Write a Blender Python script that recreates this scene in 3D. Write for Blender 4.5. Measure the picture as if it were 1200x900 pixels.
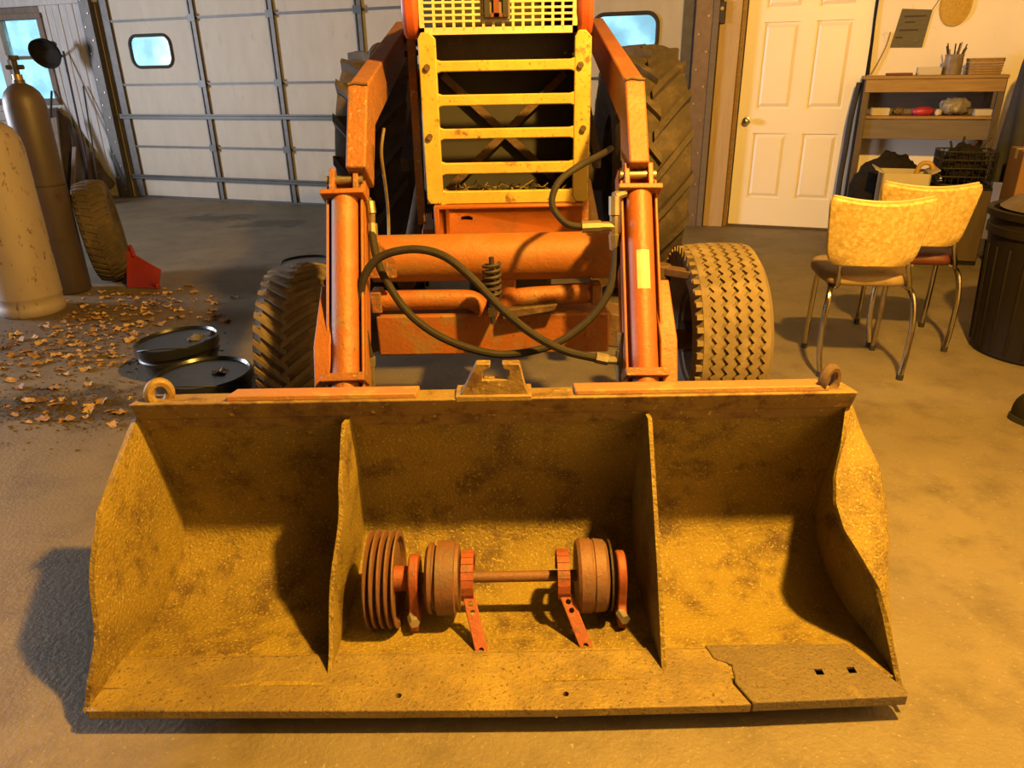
import bpy, bmesh, math, random
from mathutils import Vector, Matrix, noise
random.seed(7)
R = math.radians
PI = math.pi
scene = bpy.context.scene
col = scene.collection
for o in list(bpy.data.objects):
    bpy.data.objects.remove(o)

# ------------------------------------------------------------------ camera
CAM_H = 1.33
cam_d = bpy.data.cameras.new('camera')
cam_d.sensor_width = 36.0
cam_d.lens = 860.0 / 1200.0 * 36.0
cam_d.clip_start = 0.05
cam = bpy.data.objects.new('camera', cam_d)
col.objects.link(cam)
pit, rol = R(23.1), R(-1.02)
fw = Vector((0, math.cos(pit), -math.sin(pit)))
up0 = Vector((0, math.sin(pit), math.cos(pit)))
rt0 = Vector((1, 0, 0))
rt = rt0 * math.cos(rol) + up0 * math.sin(rol)
up = up0 * math.cos(rol) - rt0 * math.sin(rol)
cam.matrix_world = Matrix(((rt.x, up.x, -fw.x, 0), (rt.y, up.y, -fw.y, 0), (rt.z, up.z, -fw.z, CAM_H), (0, 0, 0, 1)))
scene.camera = cam

# ------------------------------------------------------------------ world, lights, exposure
w = bpy.data.worlds.new('daylight')
scene.world = w
w.use_nodes = True
bg = w.node_tree.nodes['Background']
bg.inputs[0].default_value = (0.44, 0.80, 0.95, 1)
bg.inputs[1].default_value = 0.95
vs = scene.view_settings
vs.view_transform = 'Standard'
vs.look = 'None'
vs.gamma = 1.0
vs.use_curve_mapping = False
vs.exposure = 0.90

WARM = (1.0, 0.52, 0.075)
def lamp(name, kind, loc, energy, color, size=0.1, target=None, size_y=None):
    d = bpy.data.lights.new(name, kind)
    d.energy = energy
    d.color = color
    if kind == 'AREA':
        d.shape = 'RECTANGLE'
        d.size = size
        d.size_y = size_y or size
    else:
        d.shadow_soft_size = size
    o = bpy.data.objects.new(name, d)
    o.location = loc
    if target is not None:
        o.rotation_euler = (Vector(target) - Vector(loc)).to_track_quat('-Z', 'Y').to_euler()
    col.objects.link(o)
    return o
# the ceiling lamp that throws every hard shadow in the picture, and daylight at the plane of the left wall
lamp('ceiling_lamp_offscreen', 'POINT', (1.09, 0.98, 2.98), 700, WARM, 0.07)
lamp('window_left_offscreen', 'AREA', (-9.14, 5.36, 1.75), 370, (0.88, 0.91, 1.0), 1.6, (-8.203, 5.011, 1.75), 1.3)

# ------------------------------------------------------------------ tools
def cam_point(x, y, Y):
    """world point on the plane y = Y seen at photo pixel (x, y)"""
    d = rt * (x - 600) + up * (450 - y) + fw * 860
    d = d * (Y / d.y)
    return Vector((d.x, d.y, d.z + CAM_H))
def ground_point(x, y, z=0.0):
    d = rt * (x - 600) + up * (450 - y) + fw * 860
    d = d * ((z - CAM_H) / d.z)
    return Vector((d.x, d.y, z))

def frame_of(d):
    d = d.normalized()
    a = Vector((0, 0, 1)) if abs(d.z) < 0.9 else Vector((1, 0, 0))
    u = d.cross(a).normalized()
    return u, d.cross(u).normalized()

class MB:
    def __init__(self):
        self.v, self.f = [], []
    def add(self, vs, fs):
        n = len(self.v)
        self.v += [Vector(p) for p in vs]
        self.f += [tuple(i + n for i in f) for f in fs]
        return self
    def box(self, c, s, rot=None):
        c = Vector(c)
        P = []
        for dz in (-.5, .5):
            for dx, dy in ((-.5, -.5), (.5, -.5), (.5, .5), (-.5, .5)):
                p = Vector((dx * s[0], dy * s[1], dz * s[2]))
                if rot is not None:
                    p = rot @ p
                P.append(c + p)
        return self.add(P, [(3, 2, 1, 0), (4, 5, 6, 7), (0, 1, 5, 4), (1, 2, 6, 5), (2, 3, 7, 6), (3, 0, 4, 7)])
    def b2(self, x0, x1, y0, y1, z0, z1):
        return self.box(((x0 + x1) / 2, (y0 + y1) / 2, (z0 + z1) / 2), (abs(x1 - x0), abs(y1 - y0), abs(z1 - z0)))
    def beam(self, a, b, w_, h_, side=None):
        """box from a to b; w_ along side, h_ across"""
        a, b = Vector(a), Vector(b)
        d = (b - a).normalized()
        s = Vector(side) if side is not None else frame_of(d)[0]
        s = (s - d * s.dot(d)).normalized()
        t = d.cross(s)
        P = []
        for p in (a, b):
            for i, j in ((-1, -1), (1, -1), (1, 1), (-1, 1)):
                P.append(p + s * (i * w_ / 2) + t * (j * h_ / 2))
        return self.add(P, [(3, 2, 1, 0), (4, 5, 6, 7), (0, 1, 5, 4), (1, 2, 6, 5), (2, 3, 7, 6), (3, 0, 4, 7)])
    def cyl(self, a, b, r0, r1=None, n=20, caps=True):
        r1 = r0 if r1 is None else r1
        a, b = Vector(a), Vector(b)
        u, v = frame_of(b - a)
        P, F = [], []
        for p, r in ((a, r0), (b, r1)):
            for i in range(n):
                t = 2 * PI * i / n
                P.append(p + u * (r * math.cos(t)) + v * (r * math.sin(t)))
        for i in range(n):
            j = (i + 1) % n
            F.append((i, j, n + j, n + i))
        if caps:
            F.append(tuple(range(n - 1, -1, -1)))
            F.append(tuple(range(n, 2 * n)))
        return self.add(P, F)
    def tube(self, pts, r, n=10, closed=False, caps=True):
        pts = [Vector(p) for p in pts]
        m = len(pts)
        rs = r if isinstance(r, (list, tuple)) else [r] * m
        tg = []
        for i in range(m):
            a = pts[(i - 1) % m] if (closed or i > 0) else pts[i]
            b = pts[(i + 1) % m] if (closed or i < m - 1) else pts[i]
            tg.append((b - a).normalized())
        u = frame_of(tg[0])[0]
        P, F = [], []
        for i in range(m):
            u = (u - tg[i] * u.dot(tg[i])).normalized()
            v = tg[i].cross(u)
            for k in range(n):
                t = 2 * PI * k / n
                P.append(pts[i] + u * (rs[i] * math.cos(t)) + v * (rs[i] * math.sin(t)))
        for i in range(m if closed else m - 1):
            i2 = (i + 1) % m
            for k in range(n):
                k2 = (k + 1) % n
                F.append((i * n + k, i * n + k2, i2 * n + k2, i2 * n + k))
        if caps and not closed:
            F.append(tuple(range(n - 1, -1, -1)))
            F.append(tuple((m - 1) * n + k for k in range(n)))
        return self.add(P, F)
    def lathe(self, prof, n=32, origin=(0, 0, 0), axis=(0, 0, 1), zig=None, close=False):
        """prof: (r, h) list along axis; zig: per-point axial zigzag amplitude"""
        o = Vector(origin)
        ax = Vector(axis).normalized()
        u, v = frame_of(ax)
        P, F = [], []
        m = len(prof)
        for i in range(n):
            t = 2 * PI * i / n
            for k, (r, h) in enumerate(prof):
                if zig:
                    h = h + zig[k] * (1 if i % 2 else -1)
                P.append(o + ax * h + u * (r * math.cos(t)) + v * (r * math.sin(t)))
        for i in range(n):
            j = (i + 1) % n
            for k in range(m - 1 if not close else m):
                k2 = (k + 1) % m
                F.append((i * m + k, j * m + k, j * m + k2, i * m + k2))
        if not close:
            if prof[0][0] > 1e-5:
                F.append(tuple(i * m for i in range(n - 1, -1, -1)))
            if prof[-1][0] > 1e-5:
                F.append(tuple(i * m + m - 1 for i in range(n)))
        return self.add(P, F)
    def prism(self, poly, t, O=(0, 0, 0), U=(1, 0, 0), V=(0, 0, 1)):
        """polygon (a, b) in plane O+aU+bV, thickness t both ways along UxV"""
        O, U, V = Vector(O), Vector(U), Vector(V)
        N = U.cross(V).normalized()
        n = len(poly)
        P = [O + U * a + V * b - N * (t / 2) for a, b in poly] + [O + U * a + V * b + N * (t / 2) for a, b in poly]
        F = [tuple(range(n - 1, -1, -1)), tuple(range(n, 2 * n))]
        for i in range(n):
            j = (i + 1) % n
            F.append((i, j, n + j, n + i))
        return self.add(P, F)
    def grid(self, fn, nu, nv, thick=None):
        P = [[Vector(fn(i / nu, j / nv)) for j in range(nv + 1)] for i in range(nu + 1)]
        W = nv + 1
        def nor(i, j):
            a = P[min(i + 1, nu)][j] - P[max(i - 1, 0)][j]
            b = P[i][min(j + 1, nv)] - P[i][max(j - 1, 0)]
            c = a.cross(b)
            return c.normalized() if c.length > 1e-9 else Vector((0, 0, 1))
        A = [P[i][j] for i in range(nu + 1) for j in range(nv + 1)]
        F = [(i * W + j, (i + 1) * W + j, (i + 1) * W + j + 1, i * W + j + 1) for i in range(nu) for j in range(nv)]
        if thick:
            n = len(A)
            A += [P[i][j] - nor(i, j) * thick for i in range(nu + 1) for j in range(nv + 1)]
            F += [tuple(n + k for k in reversed(f)) for f in F[:nu * nv]]
            for i in range(nu):
                a, b = i * W, (i + 1) * W
                F.append((b, a, n + a, n + b))
                a, b = i * W + nv, (i + 1) * W + nv
                F.append((a, b, n + b, n + a))
            for j in range(nv):
                F.append((j, j + 1, n + j + 1, n + j))
                a, b = nu * W + j, nu * W + j + 1
                F.append((b, a, n + a, n + b))
        return self.add(A, F)
    def build(self, name, mat, parent=None, local=False, bevel=0, smooth=True, angle=35):
        vs_ = self.v
        o = bpy.data.objects.new(name, None) if False else None
        me = bpy.data.meshes.new(name)
        if parent is None:
            if local:
                off = Vector((0, 0, 0))
            else:
                xs = [p.x for p in vs_]; ys = [p.y for p in vs_]; zs = [p.z for p in vs_]
                off = Vector(((min(xs) + max(xs)) / 2, (min(ys) + max(ys)) / 2, min(zs)))
        else:
            off = Vector((0, 0, 0)) if local else WLOC[parent.name]
        me.from_pydata([tuple(p - off) for p in vs_], [], self.f)
        me.validate()
        bm = bmesh.new()
        bm.from_mesh(me)
        bmesh.ops.recalc_face_normals(bm, faces=bm.faces)
        bm.to_mesh(me)
        bm.free()
        if smooth:
            me.polygons.foreach_set('use_smooth', [True] * len(me.polygons))
            me.set_sharp_from_angle(angle=R(angle))
        me.materials.append(mat)
        o = bpy.data.objects.new(name, me)
        col.objects.link(o)
        if parent is None:
            o.location = off
            WLOC[o.name] = off
        else:
            o.parent = parent
            WLOC[o.name] = WLOC[parent.name]
        if bevel:
            m = o.modifiers.new('bevel', 'BEVEL')
            m.width = bevel
            m.segments = 2
            m.limit_method = 'ANGLE'
            m.angle_limit = R(40)
        return o
WLOC = {}

def tag(o, label=None, cat=None, group=None, kind=None):
    if label: o['label'] = label
    if cat: o['category'] = cat
    if group: o['group'] = group
    if kind: o['kind'] = kind
    return o
def thing(name, label, cat, loc=(0, 0, 0), rotz=0, group=None, kind=None):
    o = bpy.data.objects.new(name, None)
    col.objects.link(o)
    o.location = loc
    o.rotation_euler = (0, 0, rotz)
    o.empty_display_size = 0.1
    WLOC[o.name] = Vector(loc)
    return tag(o, label, cat, group, kind)
def dup(root, loc=None, rotz=None, label=None, group=None):
    r = root.copy(); col.objects.link(r)
    WLOC[r.name] = WLOC[root.name]
    if loc is not None: r.location = loc
    if rotz is not None: r.rotation_euler = (0, 0, rotz)
    if label: r['label'] = label
    if group: r['group'] = group
    for ch in list(root.children):
        c = ch.copy(); col.objects.link(c); c.parent = r
        for g in ch.children:
            d = g.copy(); col.objects.link(d); d.parent = c
    return r
def cut(o, cutters):
    """bore real holes: each cutter is an MB in the same space as the world; returns o with the cut mesh"""
    tmp = []
    for mb in cutters:
        me = bpy.data.meshes.new('bore')
        me.from_pydata([tuple(p - WLOC[o.name]) for p in mb.v], [], mb.f)
        b = bmesh.new(); b.from_mesh(me); bmesh.ops.recalc_face_normals(b, faces=b.faces); b.to_mesh(me); b.free()
        c = bpy.data.objects.new('bore', me); col.objects.link(c)
        if o.parent: c.parent = o.parent
        md = o.modifiers.new('bore', 'BOOLEAN'); md.operation = 'DIFFERENCE'; md.solver = 'EXACT'; md.use_self = True; md.object = c
        tmp.append(c)
    bpy.context.view_layer.update()
    new = bpy.data.meshes.new_from_object(o.evaluated_get(bpy.context.evaluated_depsgraph_get()))
    o.modifiers.clear()
    o.data = new
    for c in tmp: bpy.data.objects.remove(c)
    return o
def smooth_path(pts, k=8, closed=False):
    P = [Vector(p) for p in pts]
    n = len(P)
    out = []
    rng = n if closed else n - 1
    for i in range(rng):
        p0 = P[(i - 1) % n] if (closed or i > 0) else P[0]
        p1, p2 = P[i], P[(i + 1) % n]
        p3 = P[(i + 2) % n] if (closed or i + 2 < n) else P[-1]
        for j in range(k):
            t = j / k
            out.append(0.5 * ((2 * p1) + (p2 - p0) * t + (2 * p0 - 5 * p1 + 4 * p2 - p3) * t * t + (3 * p1 - p0 - 3 * p2 + p3) * t ** 3))
    if not closed:
        out.append(P[-1])
    return out
def lerp(a, b, t): return a + (b - a) * t
def interp(tab, x):
    if x <= tab[0][0]: return tab[0][1]
    for (a, fa), (b, fb) in zip(tab, tab[1:]):
        if x <= b: return lerp(fa, fb, (x - a) / (b - a))
    return tab[-1][1]
def rrect(w_, h_, r, n=5):
    P = []
    for cx, cy, a0 in ((w_ / 2 - r, h_ / 2 - r, 0), (-w_ / 2 + r, h_ / 2 - r, 90), (-w_ / 2 + r, -h_ / 2 + r, 180), (w_ / 2 - r, -h_ / 2 + r, 270)):
        for i in range(n + 1):
            a = R(a0 + 90 * i / n)
            P.append((cx + r * math.cos(a), cy + r * math.sin(a)))
    return P

# ------------------------------------------------------------------ materials
def c4(c): return (c[0], c[1], c[2], 1)
KA = 0.62                                        # scales every base colour down to cut bounced light and deepen shade
def ck(c): return (c[0] * KA, c[1] * KA, c[2] * KA, 1)
def mat(name, c1, c2=None, scale=6.0, rough=0.6, metal=0.0, bump=0.0, bscale=60.0, wear=None, wth=0.6, wscale=9.0, wsoft=0.06,
        speck=None, sth=0.68, sscale=140.0, stretch=(1, 1, 1), detail=6.0, spec=0.5, trans=0.0):
    m = bpy.data.materials.new(name)
    m.use_nodes = True
    nt = m.node_tree
    N, L = nt.nodes, nt.links
    bs = N['Principled BSDF']
    bs.inputs['Roughness'].default_value = rough
    bs.inputs['Metallic'].default_value = metal
    bs.inputs['Specular IOR Level'].default_value = spec
    if trans: bs.inputs['Transmission Weight'].default_value = trans
    tc = N.new('ShaderNodeTexCoord')
    mp = N.new('ShaderNodeMapping')
    mp.inputs['Scale'].default_value = stretch
    L.new(tc.outputs['Object'], mp.inputs['Vector'])
    def nz(s, d=detail, ro=0.6):
        n = N.new('ShaderNodeTexNoise')
        n.inputs['Scale'].default_value = s
        n.inputs['Detail'].default_value = d
        n.inputs['Roughness'].default_value = ro
        L.new(mp.outputs[0], n.inputs['Vector'])
        return n
    def ramp(src, a, b):
        r = N.new('ShaderNodeMapRange')
        r.inputs[1].default_value = a
        r.inputs[2].default_value = b
        L.new(src, r.inputs[0])
        return r.outputs[0]
    def mix(fac, a, b):
        x = N.new('ShaderNodeMix')
        x.data_type = 'RGBA'
        L.new(fac, x.inputs[0])
        for s, v in ((6, a), (7, b)):
            if isinstance(v, tuple): x.inputs[s].default_value = ck(v)
            else: L.new(v, x.inputs[s])
        return x.outputs[2]
    c2 = c2 or tuple(x * 0.78 for x in c1)
    cc = mix(ramp(nz(scale).outputs[0], 0.3, 0.7), c1, c2)
    if wear is not None:
        cc = mix(ramp(nz(wscale, 10, 0.7).outputs[0], wth - wsoft, wth + wsoft), cc, wear)
    if speck is not None:
        cc = mix(ramp(nz(sscale, 3).outputs[0], sth - 0.04, sth + 0.04), cc, speck)
    L.new(cc, bs.inputs['Base Color'])
    if bump:
        b = N.new('ShaderNodeBump')
        b.inputs['Strength'].default_value = bump
        b.inputs['Distance'].default_value = 0.01
        L.new(nz(bscale, 5).outputs[0], b.inputs['Height'])
        L.new(b.outputs[0], bs.inputs['Normal'])
    m['c'] = 1
    return m

RUST = (0.16, 0.06, 0.022)
MT = {}
MT['bucket'] = mat('bucket_paint', (0.42, 0.295, 0.036), (0.25, 0.17, 0.026), 4, 0.62, 0.0, 0.8, 110, (0.15, 0.088, 0.024), 0.58, 8, 0.07, (0.60, 0.47, 0.13), 0.62, 160)
MT['bucket_top'] = mat('bucket_top_paint', (0.36, 0.24, 0.06), (0.26, 0.16, 0.05), 7, 0.6, 0, 0.3, 80, (0.16, 0.08, 0.03), 0.56, 14, 0.05, (0.66, 0.52, 0.2), 0.68, 80)
MT['bucket_lip'] = mat('bucket_bare_steel', (0.34, 0.24, 0.07), (0.23, 0.165, 0.075), 6, 0.55, 0.15, 0.5, 120, (0.44, 0.32, 0.08), 0.56, 5, 0.08, (0.12, 0.075, 0.035), 0.64, 110)
MT['bucket_lip_new'] = mat('bucket_grey_steel', (0.24, 0.18, 0.085), (0.19, 0.14, 0.075), 8, 0.55, 0.15, 0.6, 130, (0.36, 0.26, 0.08), 0.62, 9, 0.06, (0.12, 0.08, 0.04), 0.62, 120)
MT['bucket_plate'] = mat('bucket_red_plate', (0.50, 0.20, 0.07), (0.40, 0.22, 0.08), 12, 0.6, 0, 0.3, 80, (0.46, 0.32, 0.10), 0.58, 11, 0.05)
MT['orange'] = mat('faded_orange_paint', (0.46, 0.145, 0.022), (0.38, 0.12, 0.026), 6, 0.55, 0, 0.3, 70, (0.36, 0.19, 0.065), 0.57, 10, 0.06, RUST, 0.68, 55)
MT['red_orange'] = mat('red_orange_paint', (0.48, 0.13, 0.016), (0.40, 0.105, 0.016), 5, 0.5, 0, 0.2, 70, (0.30, 0.11, 0.025), 0.62, 10, 0.07, (0.36, 0.2, 0.08), 0.70, 45)
MT['orange_tube'] = mat('dusty_orange_paint', (0.48, 0.16, 0.02), (0.38, 0.13, 0.022), 5, 0.6, 0, 0.25, 70, (0.36, 0.18, 0.05), 0.58, 9, 0.06, RUST, 0.72, 50)
MT['orange_worn'] = mat('worn_orange_paint', (0.42, 0.145, 0.03), (0.32, 0.12, 0.03), 10, 0.6, 0, 0.5, 60, (0.26, 0.13, 0.05), 0.55, 16, 0.05, (0.60, 0.34, 0.15), 0.64, 70)
MT['dark_iron'] = mat('greasy_iron', (0.06, 0.04, 0.028), (0.035, 0.025, 0.02), 9, 0.7, 0.1, 0.4, 50, (0.15, 0.075, 0.035), 0.64, 12, 0.06)
MT['brown_iron'] = mat('rusty_iron', (0.17, 0.095, 0.045), (0.10, 0.055, 0.03), 12, 0.7, 0.1, 0.4, 60, (0.30, 0.19, 0.08), 0.62, 16, 0.06)
MT['guard'] = mat('yellow_guard_paint', (0.68, 0.54, 0.10), (0.60, 0.42, 0.06), 9, 0.5, 0, 0.2, 60, (0.26, 0.10, 0.03), 0.63, 13, 0.04, (0.30, 0.12, 0.04), 0.66, 70)
MT['grille'] = mat('cream_grille_paint', (0.78, 0.70, 0.42), (0.68, 0.58, 0.32), 9, 0.5)
MT['hood'] = mat('hood_red_paint', (0.60, 0.11, 0.03), (0.50, 0.10, 0.03), 6, 0.4, 0, 0.1, 60, RUST, 0.7, 12, 0.04)
MT['rubber'] = mat('dusty_rubber', (0.13, 0.095, 0.062), (0.07, 0.052, 0.038), 7, 0.85, 0, 0.3, 60, (0.19, 0.14, 0.09), 0.6, 9, 0.1)
MT['rubber_tan'] = mat('tan_dusty_rubber', (0.26, 0.19, 0.10), (0.18, 0.13, 0.07), 7, 0.85, 0, 0.3, 60, (0.33, 0.25, 0.14), 0.6, 9, 0.1)
MT['rubber_black'] = mat('black_rubber', (0.03, 0.026, 0.022), None, 7, 0.75, 0, 0.2, 60)
MT['hose'] = mat('hydraulic_hose', (0.042, 0.033, 0.024), (0.028, 0.022, 0.016), 20, 0.7, 0, 0.2, 120, spec=0.25)
MT['brass'] = mat('zinc_fitting', (0.55, 0.47, 0.30), (0.40, 0.32, 0.18), 30, 0.4, 0.7)
MT['label'] = mat('cream_label', (0.75, 0.62, 0.36), (0.66, 0.5, 0.26), 20, 0.5)
MT['chrome'] = mat('chrome', (0.72, 0.66, 0.55), (0.6, 0.53, 0.42), 20, 0.18, 1.0)
MT['rod'] = mat('cylinder_rod', (0.6, 0.55, 0.48), None, 10, 0.25, 1.0)
MT['beige_tank'] = mat('beige_tank_paint', (0.46, 0.385, 0.37), (0.38, 0.31, 0.29), 5, 0.6, 0, 0.1, 50, (0.12, 0.07, 0.05), 0.61, 22, 0.03, stretch=(1, 1, .45))
MT['brown_tank'] = mat('brown_tank_paint', (0.11, 0.08, 0.078), (0.08, 0.058, 0.057), 6, 0.5, 0, 0.1, 50, (0.055, 0.035, 0.026), 0.64, 9, 0.06)
MT['black_plastic'] = mat('black_plastic', (0.018, 0.018, 0.019), None, 8, 0.4, 0, 0.05)
MT['black_lid'] = mat('black_oily_lid', (0.02, 0.022, 0.026), None, 8, 0.28, 0, 0.1, 30)
MT['can'] = mat('dark_can_plastic', (0.018, 0.013, 0.009), (0.013, 0.009, 0.006), 5, 0.6, 0, 0.1, 20, spec=0.25)
MT['red_plastic'] = mat('red_plastic', (0.34, 0.03, 0.028), (0.26, 0.022, 0.02), 6, 0.45)
MT['vinyl'] = mat('yellow_patterned_vinyl', (0.80, 0.58, 0.20), (0.55, 0.36, 0.09), 42, 0.5, 0, 0.1, 80, (0.86, 0.70, 0.34), 0.54, 55, 0.05)
MT['piping'] = mat('cream_piping', (0.74, 0.58, 0.30), None, 20, 0.5)
MT['seat_cream'] = mat('worn_cream_vinyl', (0.46, 0.33, 0.17), (0.34, 0.23, 0.11), 14, 0.55, 0, 0.1, 60, (0.2, 0.13, 0.06), 0.62, 14, 0.06)
MT['seat_red'] = mat('dark_red_vinyl', (0.15, 0.03, 0.015), None, 10, 0.5)
MT['wood'] = mat('varnished_wood', (0.40, 0.24, 0.085), (0.28, 0.15, 0.05), 5, 0.5, 0, 0.1, 40, stretch=(1, 6, 12))
MT['dark_wood'] = mat('dark_wood', (0.13, 0.085, 0.045), (0.08, 0.05, 0.028), 5, 0.6, 0, 0.1, 40, stretch=(6, 6, 1))
MT['pale_wood'] = mat('pale_pine', (0.62, 0.46, 0.27), (0.52, 0.36, 0.19), 4, 0.6, 0, 0.08, 40, stretch=(9, 9, 0.8))
MT['grey_wood'] = mat('grey_board', (0.22, 0.17, 0.125), (0.16, 0.125, 0.095), 5, 0.7, 0, 0.1, 40, stretch=(1, 6, 8))
MT['weathered'] = mat('weathered_board', (0.24, 0.19, 0.145), (0.13, 0.10, 0.08), 6, 0.75, 0, 0.3, 40, stretch=(8, 8, 1))
MT['wall'] = mat('drywall_paint', (1.12, 1.02, 0.88), (1.04, 0.94, 0.80), 2, 0.8, 0, 0.1, 40, (0.80, 0.68, 0.54), 0.66, 8, 0.05)
MT['whitewash'] = mat('whitewashed_board', (0.62, 0.62, 0.64), (0.46, 0.46, 0.48), 5, 0.8, 0, 0.2, 40, (0.24, 0.22, 0.21), 0.66, 7, 0.05, stretch=(7, 7, 0.9))
MT['ceiling'] = mat('ceiling_board', (0.10, 0.09, 0.08), None, 2, 0.9)
MT['door'] = mat('white_door_paint', (1.18, 1.10, 0.98), (1.14, 1.05, 0.92), 3, 0.45)
MT['garage'] = mat('garage_panel_paint', (0.56, 0.51, 0.42), (0.49, 0.44, 0.36), 3, 0.6, 0, 0.05, 30, (0.44, 0.37, 0.27), 0.66, 4, 0.08, stretch=(3, 3, 1))
MT['galv'] = mat('galvanised_steel', (0.13, 0.12, 0.115), (0.085, 0.08, 0.078), 14, 0.5, 0.4, 0.1, 60, (0.09, 0.07, 0.055), 0.62, 16, 0.06)
MT['galv_brown'] = mat('brown_track_steel', (0.27, 0.19, 0.145), (0.20, 0.135, 0.10), 14, 0.5, 0.3, 0.1, 60)
MT['strut'] = mat('dark_strut_steel', (0.075, 0.072, 0.07), (0.05, 0.048, 0.047), 14, 0.45, 0.4)
MT['bolt'] = mat('bright_bolt', (0.7, 0.62, 0.5), None, 14, 0.35, 0.6)
MT['leaf_a'] = mat('dry_leaf_tan', (0.50, 0.30, 0.14), (0.38, 0.21, 0.09), 30, 0.8)
MT['leaf_b'] = mat('dry_leaf_pale', (0.72, 0.50, 0.28), (0.58, 0.37, 0.18), 30, 0.8)
MT['leaf_c'] = mat('dry_leaf_brown', (0.22, 0.115, 0.05), (0.16, 0.08, 0.035), 30, 0.8)
MT['crumb'] = mat('dark_litter', (0.055, 0.038, 0.026), (0.14, 0.085, 0.045), 40, 0.9)
MT['cloth_dark'] = mat('dark_cloth', (0.03, 0.024, 0.02), (0.016, 0.013, 0.012), 12, 0.9, 0, 0.3, 60, spec=0.15)
MT['navy'] = mat('navy_cloth', (0.05, 0.05, 0.065), (0.03, 0.03, 0.042), 6, 0.8, 0, 0.2, 40)
MT['carton'] = mat('brown_cardboard', (0.36, 0.19, 0.07), (0.31, 0.16, 0.06), 4, 0.8)
MT['white_box'] = mat('white_card', (0.70, 0.63, 0.52), (0.64, 0.57, 0.46), 6, 0.7)
MT['pink'] = mat('pink_plastic', (0.62, 0.05, 0.12), None, 6, 0.45)
MT['bag'] = mat('grey_plastic_bag', (0.40, 0.36, 0.31), (0.22, 0.19, 0.165), 14, 0.35, 0, 0.4, 40)
MT['basket'] = mat('woven_basket', (0.48, 0.31, 0.11), (0.33, 0.20, 0.06), 60, 0.7)
MT['glassjar'] = mat('clouded_jar', (0.36, 0.29, 0.22), (0.22, 0.17, 0.13), 20, 0.3)
MT['paper_dark'] = mat('dark_printed_sheet', (0.115, 0.10, 0.065), (0.075, 0.066, 0.045), 12, 0.6, wear=(0.22, 0.19, 0.12), wth=0.64, wscale=14, wsoft=0.04, stretch=(1, 1, 4))
MT['straw'] = mat('yellow_straw', (0.72, 0.47, 0.08), (0.56, 0.34, 0.05), 50, 0.8)
MT['red_emblem'] = mat('emblem_red', (0.25, 0.06, 0.03), None, 14, 0.5)
MT['grey_emblem'] = mat('emblem_grey', (0.25, 0.19, 0.13), None, 14, 0.5)
MT['straw_bits'] = mat('dry_straw_bits', (0.42, 0.30, 0.13), (0.12, 0.08, 0.04), 25, 0.8)
MT['black_paint'] = mat('black_letter_paint', (0.03, 0.026, 0.022), None, 5, 0.7)
MT['radiator_black'] = mat('black_radiator_core', (0.045, 0.04, 0.035), None, 9, 0.8)
MT['yellow_plastic'] = mat('yellow_plastic', (0.7, 0.42, 0.06), None, 6, 0.5)

def glass_mat(name, tint, fac):
    m = bpy.data.materials.new(name)
    m.use_nodes = True
    nt = m.node_tree
    N, L = nt.nodes, nt.links
    N.remove(N['Principled BSDF'])
    t = N.new('ShaderNodeBsdfTransparent'); t.inputs[0].default_value = c4(tint)
    tr = N.new('ShaderNodeBsdfTranslucent'); tr.inputs[0].default_value = c4((0.75, 0.9, 0.95))
    g = N.new('ShaderNodeBsdfGlossy'); g.inputs[1].default_value = 0.12
    nz = N.new('ShaderNodeTexNoise'); nz.inputs['Scale'].default_value = 5
    tc = N.new('ShaderNodeTexCoord'); L.new(tc.outputs['Object'], nz.inputs['Vector'])
    mr = N.new('ShaderNodeMapRange'); mr.inputs[1].default_value = .35; mr.inputs[2].default_value = .65
    mr.inputs[3].default_value = max(0, fac - .25); mr.inputs[4].default_value = fac + .25
    L.new(nz.outputs[0], mr.inputs[0])
    a = N.new('ShaderNodeMixShader'); L.new(mr.outputs[0], a.inputs[0])
    L.new(t.outputs[0], a.inputs[1]); L.new(tr.outputs[0], a.inputs[2])
    b = N.new('ShaderNodeMixShader'); b.inputs[0].default_value = 0.05
    L.new(a.outputs[0], b.inputs[1]); L.new(g.outputs[0], b.inputs[2])
    L.new(b.outputs[0], N['Material Output'].inputs[0])
    return m
MT['pane'] = glass_mat('dusty_glass', (0.9, 0.97, 1.0), 0.25)

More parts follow.
